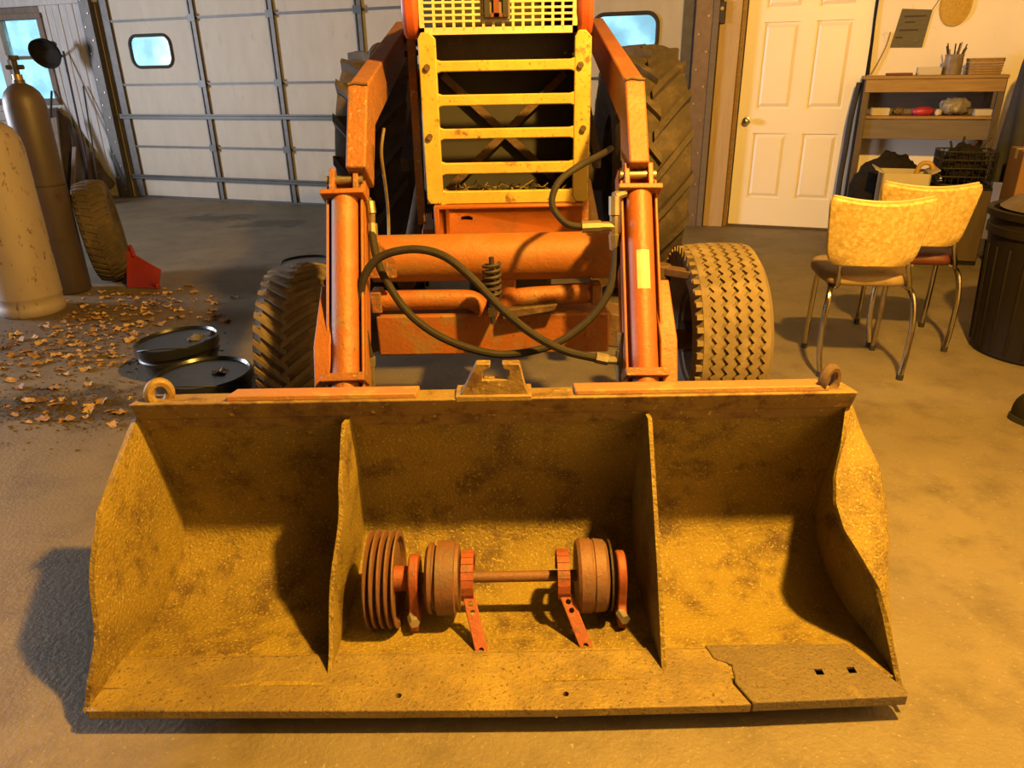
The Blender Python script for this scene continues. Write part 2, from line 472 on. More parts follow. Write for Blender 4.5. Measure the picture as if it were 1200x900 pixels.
def floor_mat():
    m = mat('concrete', (0.29, 0.235, 0.145), (0.195, 0.155, 0.098), 1.8, 0.6, 0, 0.4, 70, (0.14, 0.105, 0.068), 0.61, 4.5, 0.12, (0.40, 0.34, 0.24), 0.67, 75)
    nt = m.node_tree
    N, L = nt.nodes, nt.links
    bs = N['Principled BSDF']
    src = bs.inputs['Base Color'].links[0].from_socket
    tc = [n for n in N if n.type == 'TEX_COORD'][0]
    nz = N.new('ShaderNodeTexNoise'); nz.inputs['Scale'].default_value = 7; nz.inputs['Detail'].default_value = 8
    L.new(tc.outputs['Object'], nz.inputs['Vector'])
    add = N.new('ShaderNodeVectorMath'); add.operation = 'MULTIPLY_ADD'
    L.new(nz.outputs[1], add.inputs[0]); add.inputs[1].default_value = (0.7, 0.7, 0); L.new(tc.outputs['Object'], add.inputs[2])
    # oil and dirt stains: centre, radii, strength, colour
    for (cx, cy, rx, ry, st, c) in ((-2.05, 2.95, 0.75, 0.22, 0.8, (0.045, 0.032, 0.024)), (-3.0, 7.6, 0.5, 0.22, 0.75, (0.05, 0.045, 0.04)),
                                    (-2.3, 7.2, 0.4, 0.2, 0.7, (0.05, 0.045, 0.04)), (-2.6, 4.1, 1.2, 0.7, 0.6, (0.13, 0.085, 0.05))):
        sb = N.new('ShaderNodeVectorMath'); sb.operation = 'SUBTRACT'
        L.new(add.outputs[0], sb.inputs[0]); sb.inputs[1].default_value = (cx + .35, cy + .35, 0)
        ml = N.new('ShaderNodeVectorMath'); ml.operation = 'MULTIPLY'
        L.new(sb.outputs[0], ml.inputs[0]); ml.inputs[1].default_value = (1 / rx, 1 / ry, 0)
        ln = N.new('ShaderNodeVectorMath'); ln.operation = 'LENGTH'
        L.new(ml.outputs[0], ln.inputs[0])
        mr = N.new('ShaderNodeMapRange'); mr.inputs[1].default_value = 1.1; mr.inputs[2].default_value = 0.6
        mr.inputs[3].default_value = 0; mr.inputs[4].default_value = st
        L.new(ln.outputs['Value'], mr.inputs[0])
        mx = N.new('ShaderNodeMix'); mx.data_type = 'RGBA'
        L.new(mr.outputs[0], mx.inputs[0]); L.new(src, mx.inputs[6]); mx.inputs[7].default_value = ck(c)
        src = mx.outputs[2]
    L.new(src, bs.inputs['Base Color'])
    return m
MT['concrete'] = floor_mat()

# ================================================================== THE ROOM
WX, WY, WA = 1.988, 6.687, R(-20.4)
wd = Vector((math.cos(WA), math.sin(WA), 0))
wn = Vector((-wd.y, wd.x, 0))                   # away from the camera
def WP(s, off=0.0, z=0.0):                      # point in front of the back wall
    return Vector((WX, WY, 0)) + wd * s - wn * off + Vector((0, 0, z))
CEIL = 3.15
fl = MB()
fl.grid(lambda u, v: (-10 + 16 * u, -4 + 15.5 * v, 0), 4, 4, 0.15)
o = fl.build('floor', MT['concrete'], local=True)
tag(o, 'stained grey concrete garage floor', None, kind='structure')
b = MB(); b.b2(-10, 6, -4, 11.5, CEIL, CEIL + .1)
tag(b.build('ceiling', MT['ceiling'], local=True), 'plain garage ceiling', None, kind='structure')

def wall_root(name, label, s, off=0, kind='structure', cat=None, z=0, rz=0, group=None):
    return thing(name, label, cat, WP(s, off, z), WA + rz, group, kind)
# back wall: local x along wall, -y towards the room, origin at s = 0
GL, GR, GT = -6.93, -0.40, 2.52
bw = wall_root('wall_back', 'pale painted back wall around the garage door', 0)
m = MB()
for (a, c, z0, z1) in ((GR, -0.02, 0, CEIL), (-0.02, 0.96, 2.06, CEIL), (0.96, 3.2, 0, CEIL), (GL, GR, GT, CEIL)):
    m.b2(a, c, 0, 0.14, z0, z1)
m.build('wall_panel', MT['wall'], bw, local=True)
m = MB()
WL, WR_, WB, WT = -9.25, -7.80, 1.10, 2.0
for (a, c, z0, z1) in ((-11, WL, 0, CEIL), (WL, WR_, 0, WB), (WL, WR_, WT, CEIL), (WR_, GL, 0, CEIL)):
    m.b2(a, c, 0.03, 0.14, z0, z1)
m.build('board_backing', MT['weathered'], bw, local=True)
for i in range(8):                              # whitewashed planks beside the jamb
    x0 = WR_ + 0.005 + i * 0.103
    if x0 + 0.09 < GL:
        m = MB(); m.b2(x0, x0 + 0.097, 0.004 * (i % 2), 0.032, 0.0, CEIL - .01)
        m.build('plank', MT['whitewash'], bw, local=True, bevel=.004)
for i in range(10):
    m = MB(); m.b2(WL, WR_, 0.002 * (i % 2), 0.032, i * 0.108, i * 0.108 + 0.104)
    m.build('plank', MT['whitewash'], bw, local=True, bevel=.004)
m = MB(); m.b2(WL - .1, GL, -0.02, 0.03, 2.10, 2.24)
m.build('header_board', MT['whitewash'], bw, local=True, bevel=.004)
# other walls (the ones behind and beside the camera close the room)
a, c = WP(3.0), WP(3.0, 11)
m = MB(); m.beam((a.x, a.y, CEIL / 2), (c.x, c.y, CEIL / 2), 0.12, CEIL, side=wd)
tag(m.build('wall_right', MT['wall']), 'plain side wall beyond the work bench', None, kind='structure')
a, c = WP(-10.2), WP(-10.2, 14.5)
m = MB(); m.beam((a.x, a.y, CEIL / 2), (c.x, c.y, CEIL / 2), 0.12, CEIL, side=wd)
tag(m.build('wall_left', MT['whitewash']), 'whitewashed side wall beyond the gas cylinders', None, kind='structure')
m = MB(); m.b2(-10, 6, -3.9, -3.8, 0, CEIL)
tag(m.build('wall_front', MT['dark_wood']), 'plain wall behind the viewer', None, kind='structure')

# ---- window on the left
wr = wall_root('window_1', 'old wooden sash window with pale blue daylight panes', (WL + WR_) / 2, 0, z=WB)
hw, hh = (WR_ - WL) / 2, WT - WB
m = MB()
m.b2(-hw - .03, hw + .03, -.04, .1, -.05, .015); m.b2(-hw - .03, hw + .03, -.03, .1, hh - .03, hh + .03)
m.b2(-hw - .03, -hw + .03, -.02, .1, 0, hh); m.b2(hw - .05, hw + .03, -.02, .1, 0, hh)
m.build('window_frame', MT['weathered'], wr, local=True, bevel=.004)
m = MB(); m.b2(-.06, .06, -.03, .08, 0, hh)
m.build('mullion', MT['whitewash'], wr, local=True, bevel=.004)
for sx in (-1, 1):
    m = MB(); m.b2(sx * .06, sx * (hw - .03), .0, .05, hh * .52 - .018, hh * .52 + .018)
    m.build('sash_rail', MT['weathered'], wr, local=True, bevel=.003)
    for z0, z1 in ((.015, hh * .5), (hh * .54, hh - .03)):
        m = MB(); m.b2(sx * .06, sx * (hw - .03), .03, .036, z0, z1)
        m.build('pane', MT['pane'], wr, local=True, smooth=False)

# ---- garage door
gd = wall_root('door_1', 'beige sectional garage door with metal ribs and two rounded windows', (GL + GR) / 2, -0.02)
gw = (GR - GL) / 2
def gx(s): return s - (GL + GR) / 2
ribs = [GL + .03, -5.67, -4.68, -3.66, -2.63, -1.62, GR - .03]
rows = [0.012, 0.585, 1.255, 1.905, GT - .01]
wins = {(0, 2): (-6.325, 1.595), (5, 2): (-1.03, 1.61)}
def ring_panel(mb, x0, x1, z0, z1, cx, cz, ww, wh, rr, y0, y1):
    inn = rrect(ww, wh, rr, 6)
    n = len(inn)
    out = []
    for (px, pz) in inn:                         # project outwards onto the panel rectangle
        dx, dz = px, pz
        sx = ((x1 - cx) if dx > 0 else (x0 - cx)) / dx if abs(dx) > 1e-6 else 1e9
        sz = ((z1 - cz) if dz > 0 else (z0 - cz)) / dz if abs(dz) > 1e-6 else 1e9
        t = min(abs(sx), abs(sz))
        out.append((cx + dx * t, cz + dz * t))
    inn = [(cx + a_, cz + b_) for a_, b_ in inn]
    corners = [(x1, z1), (x0, z1), (x0, z0), (x1, z0)]
    P = []; F = []
    for y in (y0, y1):
        P += [(a_, y, b_) for a_, b_ in inn] + [(a_, y, b_) for a_, b_ in out]
    for L_, rev in ((0, False), (2 * n, True)):
        for i in range(n):
            j = (i + 1) % n
            f = (L_ + i, L_ + j, L_ + n + j, L_ + n + i)
            F.append(f if not rev else f[::-1])
    for i in range(n):
        j = (i + 1) % n
        F.append((i, 2 * n + i, 2 * n + j, j))
        F.append((n + i, n + j, 3 * n + j, 3 * n + i))
    mb.add(P, F)
    for k in range(4):                            # corner triangles
        i = (k * 7 + 3) % n
        # nearest out points either side of the corner
        c_ = corners[k]
        best = sorted(range(n), key=lambda q: (out[q][0] - c_[0]) ** 2 + (out[q][1] - c_[1]) ** 2)
        p = [q for q in best if abs(out[q][0] - c_[0]) < 1e-6][:1] + [q for q in best if abs(out[q][1] - c_[1]) < 1e-6][:1]
        if len(p) == 2:
            a_, b_ = out[p[0]], out[p[1]]
            mb.add([(a_[0], y0, a_[1]), (c_[0], y0, c_[1]), (b_[0], y0, b_[1])], [(0, 1, 2)])
for r_ in range(4):
    for k in range(6):
        x0, x1 = gx(ribs[k]) + .012, gx(ribs[k + 1]) - .012
        z0, z1 = rows[r_] + .004, rows[r_ + 1] - .004
        m = MB()
        if (k, r_) in wins:
            cs, cz = wins[(k, r_)]
            ring_panel(m, x0, x1, z0, z1, gx(cs), cz, .57, .32, .1, .03, .055)
            m.build('panel', MT['garage'], gd, local=True, smooth=False)
            inn = rrect(.57, .32, .1, 6)
            m = MB(); m.tube([(gx(cs) + a_, .026, cz + b_) for a_, b_ in inn], .017, 8, closed=True)
            wf = m.build('window_frame', MT['rubber_black'], gd, local=True)
            m = MB(); m.prism(inn, .005, (gx(cs), .045, cz), (1, 0, 0), (0, 0, 1))
            m.build('pane', MT['pane'], wf, local=True, smooth=False)
        else:
            m.b2(x0, x1, .03, .055, z0, z1)
            m.build('panel', MT['garage'], gd, local=True, bevel=.006)
for z in rows[1:4]:
    m = MB(); m.b2(-gw, gw, .012, .05, z - .011, z + .011); m.b2(-gw, gw, .004, .02, z + .004, z + .012)
    m.build('section_rail', MT['galv'], gd, local=True)
for z in (0.25, 0.925):
    m = MB(); m.b2(-gw, gw, -.03, .03, z - .005, z + .005); m.b2(-gw, gw, -.03, -.024, z - .03, z + .02)
    m.build('strut', MT['strut'], gd, local=True)
m = MB(); m.b2(-gw, gw, .01, .06, 0, .02)
m.build('bottom_seal', MT['strut'], gd, local=True)
for s in ribs[1:-1]:
    m = MB(); m.b2(gx(s) - .032, gx(s) + .032, .004, .03, .015, GT - .02); m.b2(gx(s) - .032, gx(s) - .022, -.006, .03, .015, GT - .02)
    rb = m.build('rib', MT['galv'], gd, local=True)
    m = MB()
    for z in rows[1:4]:
        m.b2(gx(s) - .045, gx(s) + .045, -.012, .012, z - .035, z + .035)
    m.build('hinge', MT['strut'], rb, local=True)
for s in (ribs[0] + .04, ribs[-1] - .04):
    m = MB(); m.b2(gx(s) - .06, gx(s) + .05, .002, .03, .015, GT - .02)
    m.build('end_stile', MT['galv'], gd, local=True)
# tracks (perforated angle posts) either side of the garage door
for nm, s0, mt_, lab in (('trim_1', -7.02, 'galv', 'dusty perforated steel track beside the whitewashed boards'), ('trim_2', -0.335, 'galv_brown', 'brown perforated steel track beside the pine door trim')):
    t_ = wall_root(nm, lab, s0, .02)
    m = MB(); m.b2(-.085, .06, -.05, -.043, 0, GT + .1); m.b2(.053, .06, -.05, .02, 0, GT + .1); m.b2(-.085, -.078, -.05, .02, 0, GT + .1)
    m.build('angle_post', MT[mt_], t_, local=True)
    for k in range(18):
        m = MB(); m.cyl((-.045 if k % 2 else .025, -.052, .1 + k * .135), (-.045 if k % 2 else .025, -.058, .1 + k * .135), .009, n=8)
        m.build('bolt', MT['bolt'], t_, local=True)
# pine jamb and trim around the entry door
t_ = wall_root('trim_3', 'pale pine jamb board between the track and the white door', -0.15, 0)
m = MB(); m.b2(-.125, -.075, -.085, 0, 0, CEIL - .02)
m.build('stud', MT['grey_wood'], t_, local=True, bevel=.004)
m = MB(); m.b2(-.07, .10, -.05, 0, 0, CEIL - .02)
m.build('jamb_board', MT['pale_wood'], t_, local=True, bevel=.005)
m = MB(); m.b2(.102, .13, -.03, 0, 0, 2.06)
m.build('door_stop', MT['wood'], t_, local=True, bevel=.004)

# ---- entry door: 6 panels
ed = wall_root('door_2', 'white six panel entry door with round knob', 0.47, -0.03)
DW, DH = 0.95, 2.04
rails_x = [(-DW / 2, -DW / 2 + .135), (-.06, .06), (DW / 2 - .135, DW / 2)]
zs = [(0.02, .26), (.80, 1.00), (1.66, 1.76), (1.94, DH)]
m = MB(); m.b2(-DW / 2, DW / 2, 0.012, .04, .02, DH)
m.build('door_slab', MT['door'], ed, local=True)
m = MB()
for x0, x1 in rails_x: m.b2(x0, x1, -.004, .02, .02, DH)
for z0, z1 in zs:
    m.b2(rails_x[0][1], rails_x[1][0], -.004, .02, z0, z1); m.b2(rails_x[1][1], rails_x[2][0], -.004, .02, z0, z1)
m.build('door_frame', MT['door'], ed, local=True)
for (x0, x1) in ((rails_x[0][1], rails_x[1][0]), (rails_x[1][1], rails_x[2][0])):
    for (z0, z1) in ((.26, .80), (1.00, 1.66), (1.76, 1.94)):
        m = MB()
        e = .03
        m.add([(x0 + .012, .012, z0 + .012), (x1 - .012, .012, z0 + .012), (x1 - .012, .012, z1 - .012), (x0 + .012, .012, z1 - .012),
               (x0 + e + .01, -.002, z0 + e + .01), (x1 - e - .01, -.002, z0 + e + .01), (x1 - e - .01, -.002, z1 - e - .01), (x0 + e + .01, -.002, z1 - e - .01)],
              [(4, 5, 6, 7), (0, 1, 5, 4), (1, 2, 6, 5), (2, 3, 7, 6), (3, 0, 4, 7), (3, 2, 1, 0)])
        m.build('panel', MT['door'], ed, local=True, smooth=False)
m = MB(); m.lathe([(0.0, -.075), (.018, -.072), (.029, -.055), (.028, -.04), (.014, -.03), (.012, -.012), (.033, -.006), (.033, 0)], 20, (-DW / 2 + .07, -.004, .90), (0, 1, 0))
tag(m.build('door_knob', MT['rod'], ed, local=True), 'round steel door knob')
m = MB(); m.b2(-DW / 2 - .03, DW / 2 + .04, .04, .10, 0, 2.08)  # added unseen dark sheet, blocks daylight leaking in round the door
m.build('door_light_block', MT['dark_wood'], ed, local=True)
m = MB(); m.b2(-DW / 2 - .01, DW / 2 + .01, -.03, .04, -.001, .02)
m.build('threshold', MT['dark_wood'], ed, local=True)

# ================================================================== THE LOADER BUCKET
XL, XR = -0.940, 0.848
tr = thing('tractor', 'old orange loader tractor with yellow grille guard and mustard bucket', 'tractor', (0.0, 3.4, 0))
prof = [(1.25, .058), (1.40, .046), (1.50, .034), (1.57, .036), (1.63, .050), (1.685, .072), (1.73, .105), (1.758, .150), (1.770, .200), (1.762, .26), (1.742, .33), (1.72, .40), (1.70, .46), (1.675, .54)]
ps = [(p.x, p.y) for p in smooth_path([(a_, b_, 0) for a_, b_ in prof], 4)]
nP = len(ps) - 1
def shell_fn(u, v):
    y, z = ps[round(v * nP)]
    x = lerp(XL, XR, u)
    n_ = noise.noise((x * 3.1, y * 4, z * 4)) * .004
    return (x, y + n_, max(z + n_, .014))
m = MB(); m.grid(shell_fn, 36, nP, -0.012)
bk = tag(m.build('loader_bucket', MT['bucket'], tr), 'dented mustard-yellow loader bucket')
# cutting edge: two plates, the right hand one newer, with square holes
def edge_plate(poly, z0, z1, name, mt_):
    m = MB()
    n = len(poly)
    m.add([(a_, b_, z0) for a_, b_ in poly] + [(a_, b_, z1) for a_, b_ in poly],
          [tuple(range(n - 1, -1, -1)), tuple(range(n, 2 * n))] + [(i, (i + 1) % n, n + (i + 1) % n, n + i) for i in range(n)])
    return m.build(name, MT[mt_], bk, bevel=.003)
e1 = edge_plate([(XL + .004, 1.190), (-.3, 1.178), (.1, 1.173), (.503, 1.177), (.48, 1.235), (.485, 1.30), (.485, 1.345), (XL + .004, 1.345)], .046, .070, 'cutting_edge', 'bucket_lip')
e2 = edge_plate([(.505, 1.177), (XR - .004, 1.188), (XR - .004, 1.22), (.775, 1.348), (.445, 1.352), (.455, 1.31), (.492, 1.29), (.484, 1.235)], .047, .074, 'cutting_edge', 'bucket_lip_new')
bores = []
for (px, py) in ((960, 787), (998, 785)):
    g = ground_point(px, py, .0745)
    bores.append(MB().b2(g.x - .009, g.x + .009, g.y - .009, g.y + .009, .02, .09))
cut(e2, bores)
cut(bk, bores)                                   # the bolts went through the bucket floor too
bores = []
for (px, py) in ((467, 815), (663, 813)):
    g = ground_point(px, py, .0705)
    bores.append(MB().cyl((g.x, g.y, .02), (g.x, g.y, .09), .007, n=12))
cut(e1, bores)
# weld seam lines (thin raised beads) on the floor
def bead(pts, r, name='weld_seam', mt_='bucket_lip'):
    m = MB(); m.tube(pts, r, 6)
    m.build(name, MT[mt_], bk)
bead([(XL, 1.346, .066), (-.2, 1.347, .066), (.45, 1.349, .066)], .004)
def on_shell(y): return interp([(a_, b_) for a_, b_ in ps[:40]], y)
bead([(.52 + .012 * math.sin(k * 1.7), 1.36 + k * .037, on_shell(1.36 + k * .037) + .001) for k in range(10)], .003, 'weld_seam', 'bucket_plate')
# left side plate (straight) and right side plate (front edge bent in)
backt = [(z, y) for y, z in ps if z >= .036]
def back_y(z): return interp(sorted(backt), z)
frontL = [(.055, 1.20), (.115, 1.226), (.187, 1.276), (.272, 1.317), (.357, 1.357), (.439, 1.402), (.494, 1.517), (.551, 1.655)]
def side_fn_L(u, v):
    y0 = lerp(1.205, 1.672, v)                     # bottom run along the floor, then up the back
    q = v
    if q < .55: by, bz = interp([(0, 1.205), (.55, 1.70)], q), None
    f = q
    # back curve point
    L_ = [(1.205, .058)] + ps[2:]
    k = min(int(q * (len(L_) - 1)), len(L_) - 2); t = q * (len(L_) - 1) - k
    B = Vector((XL, lerp(L_[k][0], L_[k + 1][0], t), lerp(L_[k][1], L_[k + 1][1], t)))
    zf = lerp(.056, .551, q)
    Fp = Vector((XL - .006 * math.sin(zf * 25), interp(frontL, zf), zf))
    return B.lerp(Fp, u)
m = MB(); m.grid(side_fn_L, 10, 48, .012)
m.build('side_plate', MT['bucket'], bk)
frontR = [(.040, (.848, 1.208)), (.060, (.846, 1.24)), (.185, (.826, 1.31)), (.239, (.813, 1.34)), (.304, (.777, 1.38)), (.345, (.752, 1.42)), (.39, (.744, 1.46)),
          (.435, (.753, 1.50)), (.483, (.797, 1.58)), (.56, (.835, 1.665))]
def fr(z):
    if z <= frontR[0][0]: return frontR[0][1]
    for (a_, p), (b_, q) in zip(frontR, frontR[1:]):
        if z <= b_:
            t = (z - a_) / (b_ - a_)
            return (lerp(p[0], q[0], t), lerp(p[1], q[1], t))
    return frontR[-1][1]
def side_fn_R(u, v):
    L_ = [(1.208, .058)] + ps[2:]
    k = min(int(v * (len(L_) - 1)), len(L_) - 2); t = v * (len(L_) - 1) - k
    B = Vector((XR, lerp(L_[k][0], L_[k + 1][0], t), lerp(L_[k][1], L_[k + 1][1], t)))
    zf = lerp(.056, .56, v)
    fx, fy = fr(zf)
    E = Vector((fx, fy, zf))
    d = XR - fx
    Mi = Vector((XR + .30 * d, fy + .06, zf))
    Q = [B, B.lerp(Mi, .55), Mi, E]
    w_ = u * 3
    k = min(int(w_), 2)
    sp = smooth_path([Q[max(k - 1, 0)], Q[k], Q[k + 1], Q[min(k + 2, 3)]], 12)
    idx = min(int(round((w_ - k) * 12)), 12)
    return sp[12 + idx] if k > 0 else Q[0].lerp(Q[1], w_)
m = MB(); m.grid(side_fn_R, 15, 60, .011)
m.build('side_plate', MT['bucket'], bk)
# dividers
for xt, xb, tab in ((-.412, -.441, [(.04, 1.262), (.205, 1.39), (.30, 1.445), (.43, 1.505), (.48, 1.565), (.54, 1.612)]), (.330, .330, [(.04, 1.262), (.26, 1.40), (.41, 1.51), (.545, 1.61)])):
    def div_fn(u, v, xt=xt, xb=xb, tab=tab):
        L_ = [(1.262, .05)] + [p for p in ps if p[0] > 1.27]
        k = min(int(v * (len(L_) - 1)), len(L_) - 2); t = v * (len(L_) - 1) - k
        by, bz = lerp(L_[k][0], L_[k + 1][0], t), lerp(L_[k][1], L_[k + 1][1], t)
        zf = lerp(.05, .545, v)
        fy = interp(tab, zf)
        y, z = lerp(by, fy, u), lerp(bz, zf, u)
        wob = .006 * math.sin(z * 21) * u if xb < 0 else 0
        return (lerp(xb, xt, min(max((z - .04) / .5, 0), 1)) + wob, y, z)
    m = MB(); m.grid(div_fn, 8, 44, .010)
    m.build('divider_plate', MT['bucket'], bk)
# top channel, its underside lip, the orange wear strips
m = MB()
m.prism([(1.650, .545), (1.716, .535), (1.716, .588), (1.624, .600)], XR - XL - .01, ((XL + XR) / 2, 0, 0), (0, 1, 0), (0, 0, 1))
m.build('top_channel', MT['bucket_top'], bk, bevel=.006)
m = MB(); m.prism([(1.664, .515), (1.672, .515), (1.662, .552), (1.652, .552)], XR - XL - .02, ((XL + XR) / 2, 0, 0), (0, 1, 0), (0, 0, 1))
m.build('lip_flange', MT['bucket_top'], bk)
for x0, x1 in ((-.70, -.235), (.155, .775)):
    m = MB(); m.prism([(1.638, .597), (1.718, .583), (1.719, .597), (1.640, .611)], x1 - x0, ((x0 + x1) / 2, 0, 0), (0, 1, 0), (0, 0, 1))
    m.build('wear_strip', MT['bucket_plate'], bk, bevel=.003)
hook = [(536, 470), (545, 455), (558, 428), (575, 428), (574, 434), (566, 437), (566, 447), (596, 447), (596, 437), (589, 434), (588, 428), (609, 428), (616, 455), (622, 468)]
hp = [cam_point(a_, b_, 1.64) for a_, b_ in hook]
m = MB(); m.prism([(p.x, p.z + .006) for p in hp], .028, (0, 1.648, 0), (1, 0, 0), (0, 0, 1))
m.build('hitch_hook', MT['bucket_top'], bk, bevel=.003)
m = MB(); m.b2(-.138, .048, 1.625, 1.70, .590, .606)
m.build('hitch_base', MT['bucket_top'], bk, bevel=.003)
for (px, py, rr, mt_) in ((187, 461, .030, 'bucket_top'), (972, 446, .034, 'brown_iron')):
    c_ = cam_point(px, py, 1.665)
    m = MB(); m.tube([c_ + Vector((rr * math.cos(t) * .66, rr * math.cos(t) * .45, rr * math.sin(t) * .95)) for t in [2 * PI * k / 22 for k in range(22)]], .0125, 8, closed=True)
    m.build('lifting_ring', MT[mt_], bk)
# rear: pin brackets and heel skid that carries the bucket
for x in (-.54, -.44, .35, .45):
    m = MB(); m.prism([(1.785, .17), (1.93, .18), (1.95, .32), (1.90, .44), (1.72, .54), (1.745, .40), (1.785, .26)], .016, (x, 0, 0), (0, 1, 0), (0, 0, 1))
    m.build('pin_bracket', MT['orange_worn'], bk, bevel=.003)
m = MB(); m.b2(XL + .02, XR - .02, 1.47, 1.66, 0.0, .030)
m.build('heel_skid', MT['brown_iron'], bk, bevel=.005)

# ---- pulley shaft lying in the bucket
SY, SZ = 1.505, .163
sh = thing('pulley_shaft', 'rusty red pulley shaft with two drums lying in the loader bucket', 'machine part', (-0.05, SY, .034))
def xl(prof, mt_, name, n=36, parent=sh):
    m = MB(); m.lathe([(r, x) for x, r in prof], n, (0, SY, SZ), (1, 0, 0))
    return m.build(name, MT[mt_], parent, angle=25)
MT['red_rust'] = mat('rusty_red_paint', (0.46, 0.115, 0.045), (0.34, 0.085, 0.035), 14, 0.6, 0.05, 0.3, 80, (0.20, 0.10, 0.05), 0.60, 20, 0.05)
MT['drum'] = mat('worn_drum', (0.30, 0.135, 0.06), (0.20, 0.095, 0.05), 14, 0.6, 0.1, 0.3, 80, (0.22, 0.14, 0.09), 0.58, 14, 0.06)
xl([(-.375, .0), (-.375, .014), (.268, .014), (.268, .0)], 'drum', 'shaft', 16)
pr = [(-.362, .03), (-.362, .119)]
for k in range(4):
    a_ = -.362 + .0175 * k
    pr += [(a_ + .003, .120), (a_ + .0075, .098), (a_ + .0115, .098), (a_ + .016, .120)]
pr += [(-.290, .119), (-.290, .105), (-.300, .10), (-.302, .03)]
xl(pr, 'drum', 'grooved_pulley')
xl([(-.302, .014), (-.302, .032), (-.268, .030), (-.268, .014)], 'red_rust', 'hub', 20)
def bearing(x, t):
    m = MB()
    poly = []
    for k in range(16):
        a_ = PI * k / 15
        poly.append((.062 * math.cos(a_), .062 * math.sin(a_)))
    poly += [(-.062, -.05), (-.085, -.07), (-.085, -.105), (.085, -.105), (.085, -.07), (.062, -.05)]
    poly = [(y * .9, z) for y, z in poly]
    m.prism(poly, t, (x, SY, SZ), (0, 1, 0), (0, 0, 1))
    b_ = m.build('bearing_bracket', MT['red_rust'], sh, bevel=.004)
    m = MB(); m.cyl((x - t * .2, SY - .06, SZ - .068), (x + t * .2, SY - .088, SZ - .068), .013, n=6)
    m.build('bolt', MT['bolt'], b_)
bearing(-.252, .024); bearing(.262, .022)
xl([(-.222, .02), (-.222, .075), (-.214, .088), (-.206, .088), (-.204, .080), (-.196, .080), (-.194, .092), (-.150, .092), (-.148, .082), (-.140, .080), (-.138, .02)], 'drum', 'drum')
xl([(.152, .02), (.152, .086), (.160, .092), (.187, .092), (.189, .088), (.193, .088), (.195, .091), (.220, .088), (.228, .080), (.228, .02)], 'drum', 'drum')
xl([(.232, .03), (.232, .088), (.237, .088), (.237, .03)], 'dark_iron', 'guard_ring')
def strap_arm(x0, xe, ye):
    m = MB()
    w_ = .030
    # collar over the shaft
    pts = []
    for k in range(14):
        a_ = R(-20 + 220 * k / 13)
        pts.append((SY - .062 * math.cos(a_), SZ + .062 * math.sin(a_)))
    for (y0, z0), (y1, z1) in zip(pts, pts[1:]):
        m.beam((x0, y0, z0), (x0, y1, z1), w_, .010, side=(1, 0, 0))
    c_ = m.build('collar', MT['red_rust'], sh)
    m = MB()
    A = Vector((x0 + .004, SY - .058, SZ - .015)); B = Vector((xe, ye, .056))
    m.beam(A, B, .030, .012, side=(1, 0, 0))
    a2 = m.build('strap', MT['red_rust'], sh, bevel=.002)
    d = (B - A).normalized(); nn = Vector((1, 0, 0)).cross(d).normalized()
    cut(a2, [MB().cyl(A.lerp(B, t) - nn * .03, A.lerp(B, t) + nn * .03, .0065, n=12) for t in (.12, .28, .93)])
strap_arm(-.118, -.082, 1.352); strap_arm(.118, .168, 1.362)

# ================================================================== THE TRACTOR
def P(name, mb, mt_, parent=tr, **k): return mb.build(name, MT[mt_], parent, **k)

# ---- wheels
def tire_profile(Rr, w_, rim):
    h = w_ / 2
    sh_ = Rr - .03
    return [(rim, -h * .62), (rim + .02, -h * .80), (lerp(rim, Rr, .45), -h * 1.0), (lerp(rim, Rr, .75), -h * .99), (sh_, -h * .90), (Rr - .012, -h * .70), (Rr - .006, 0), (Rr - .012, h * .70),
            (sh_, h * .90), (lerp(rim, Rr, .75), h * .99), (lerp(rim, Rr, .45), h * 1.0), (rim + .02, h * .80), (rim, h * .62)]
def chevron_lugs(m, C, Rr, w_, nlug, lw, lh, skew, over=.10, half_off=.5, crown=.02):
    C = Vector(C)
    for side in (-1, 1):
        for k in range(nlug):
            t0 = 2 * PI * (k + (half_off if side > 0 else 0)) / nlug
            secs = []
            for q, hx in enumerate((-over, .35, .72, 1.0)):
                x = side * hx * w_ / 2
                th = t0 - skew * max(hx, -over)
                rad = Rr - crown * max(hx, 0) ** 2
                secs.append((x, th, rad))
            x, th, rad = secs[-1]
            secs.append((side * w_ / 2 * 1.0, th - skew * .08, Rr - .085))
            P_ = []; F = []
            for i, (x, th, rad) in enumerate(secs):
                dt = lw / Rr / 2
                top = rad + (lh if i < 4 else 0.0)
                for tt, r_ in ((th - dt * 1.2, rad - .03), (th + dt * 1.2, rad - .03), (th + dt * .85, top), (th - dt * .85, top)):
                    P_.append(C + Vector((x, -r_ * math.sin(tt), r_ * math.cos(tt))))
            for i in range(len(secs) - 1):
                for j in range(4):
                    j2 = (j + 1) % 4
                    F.append((i * 4 + j, i * 4 + j2, i * 4 + 4 + j2, i * 4 + 4 + j))
            F.append((3, 2, 1, 0)); n_ = (len(secs) - 1) * 4; F.append((n_, n_ + 1, n_ + 2, n_ + 3))
            m.add(P_, F)
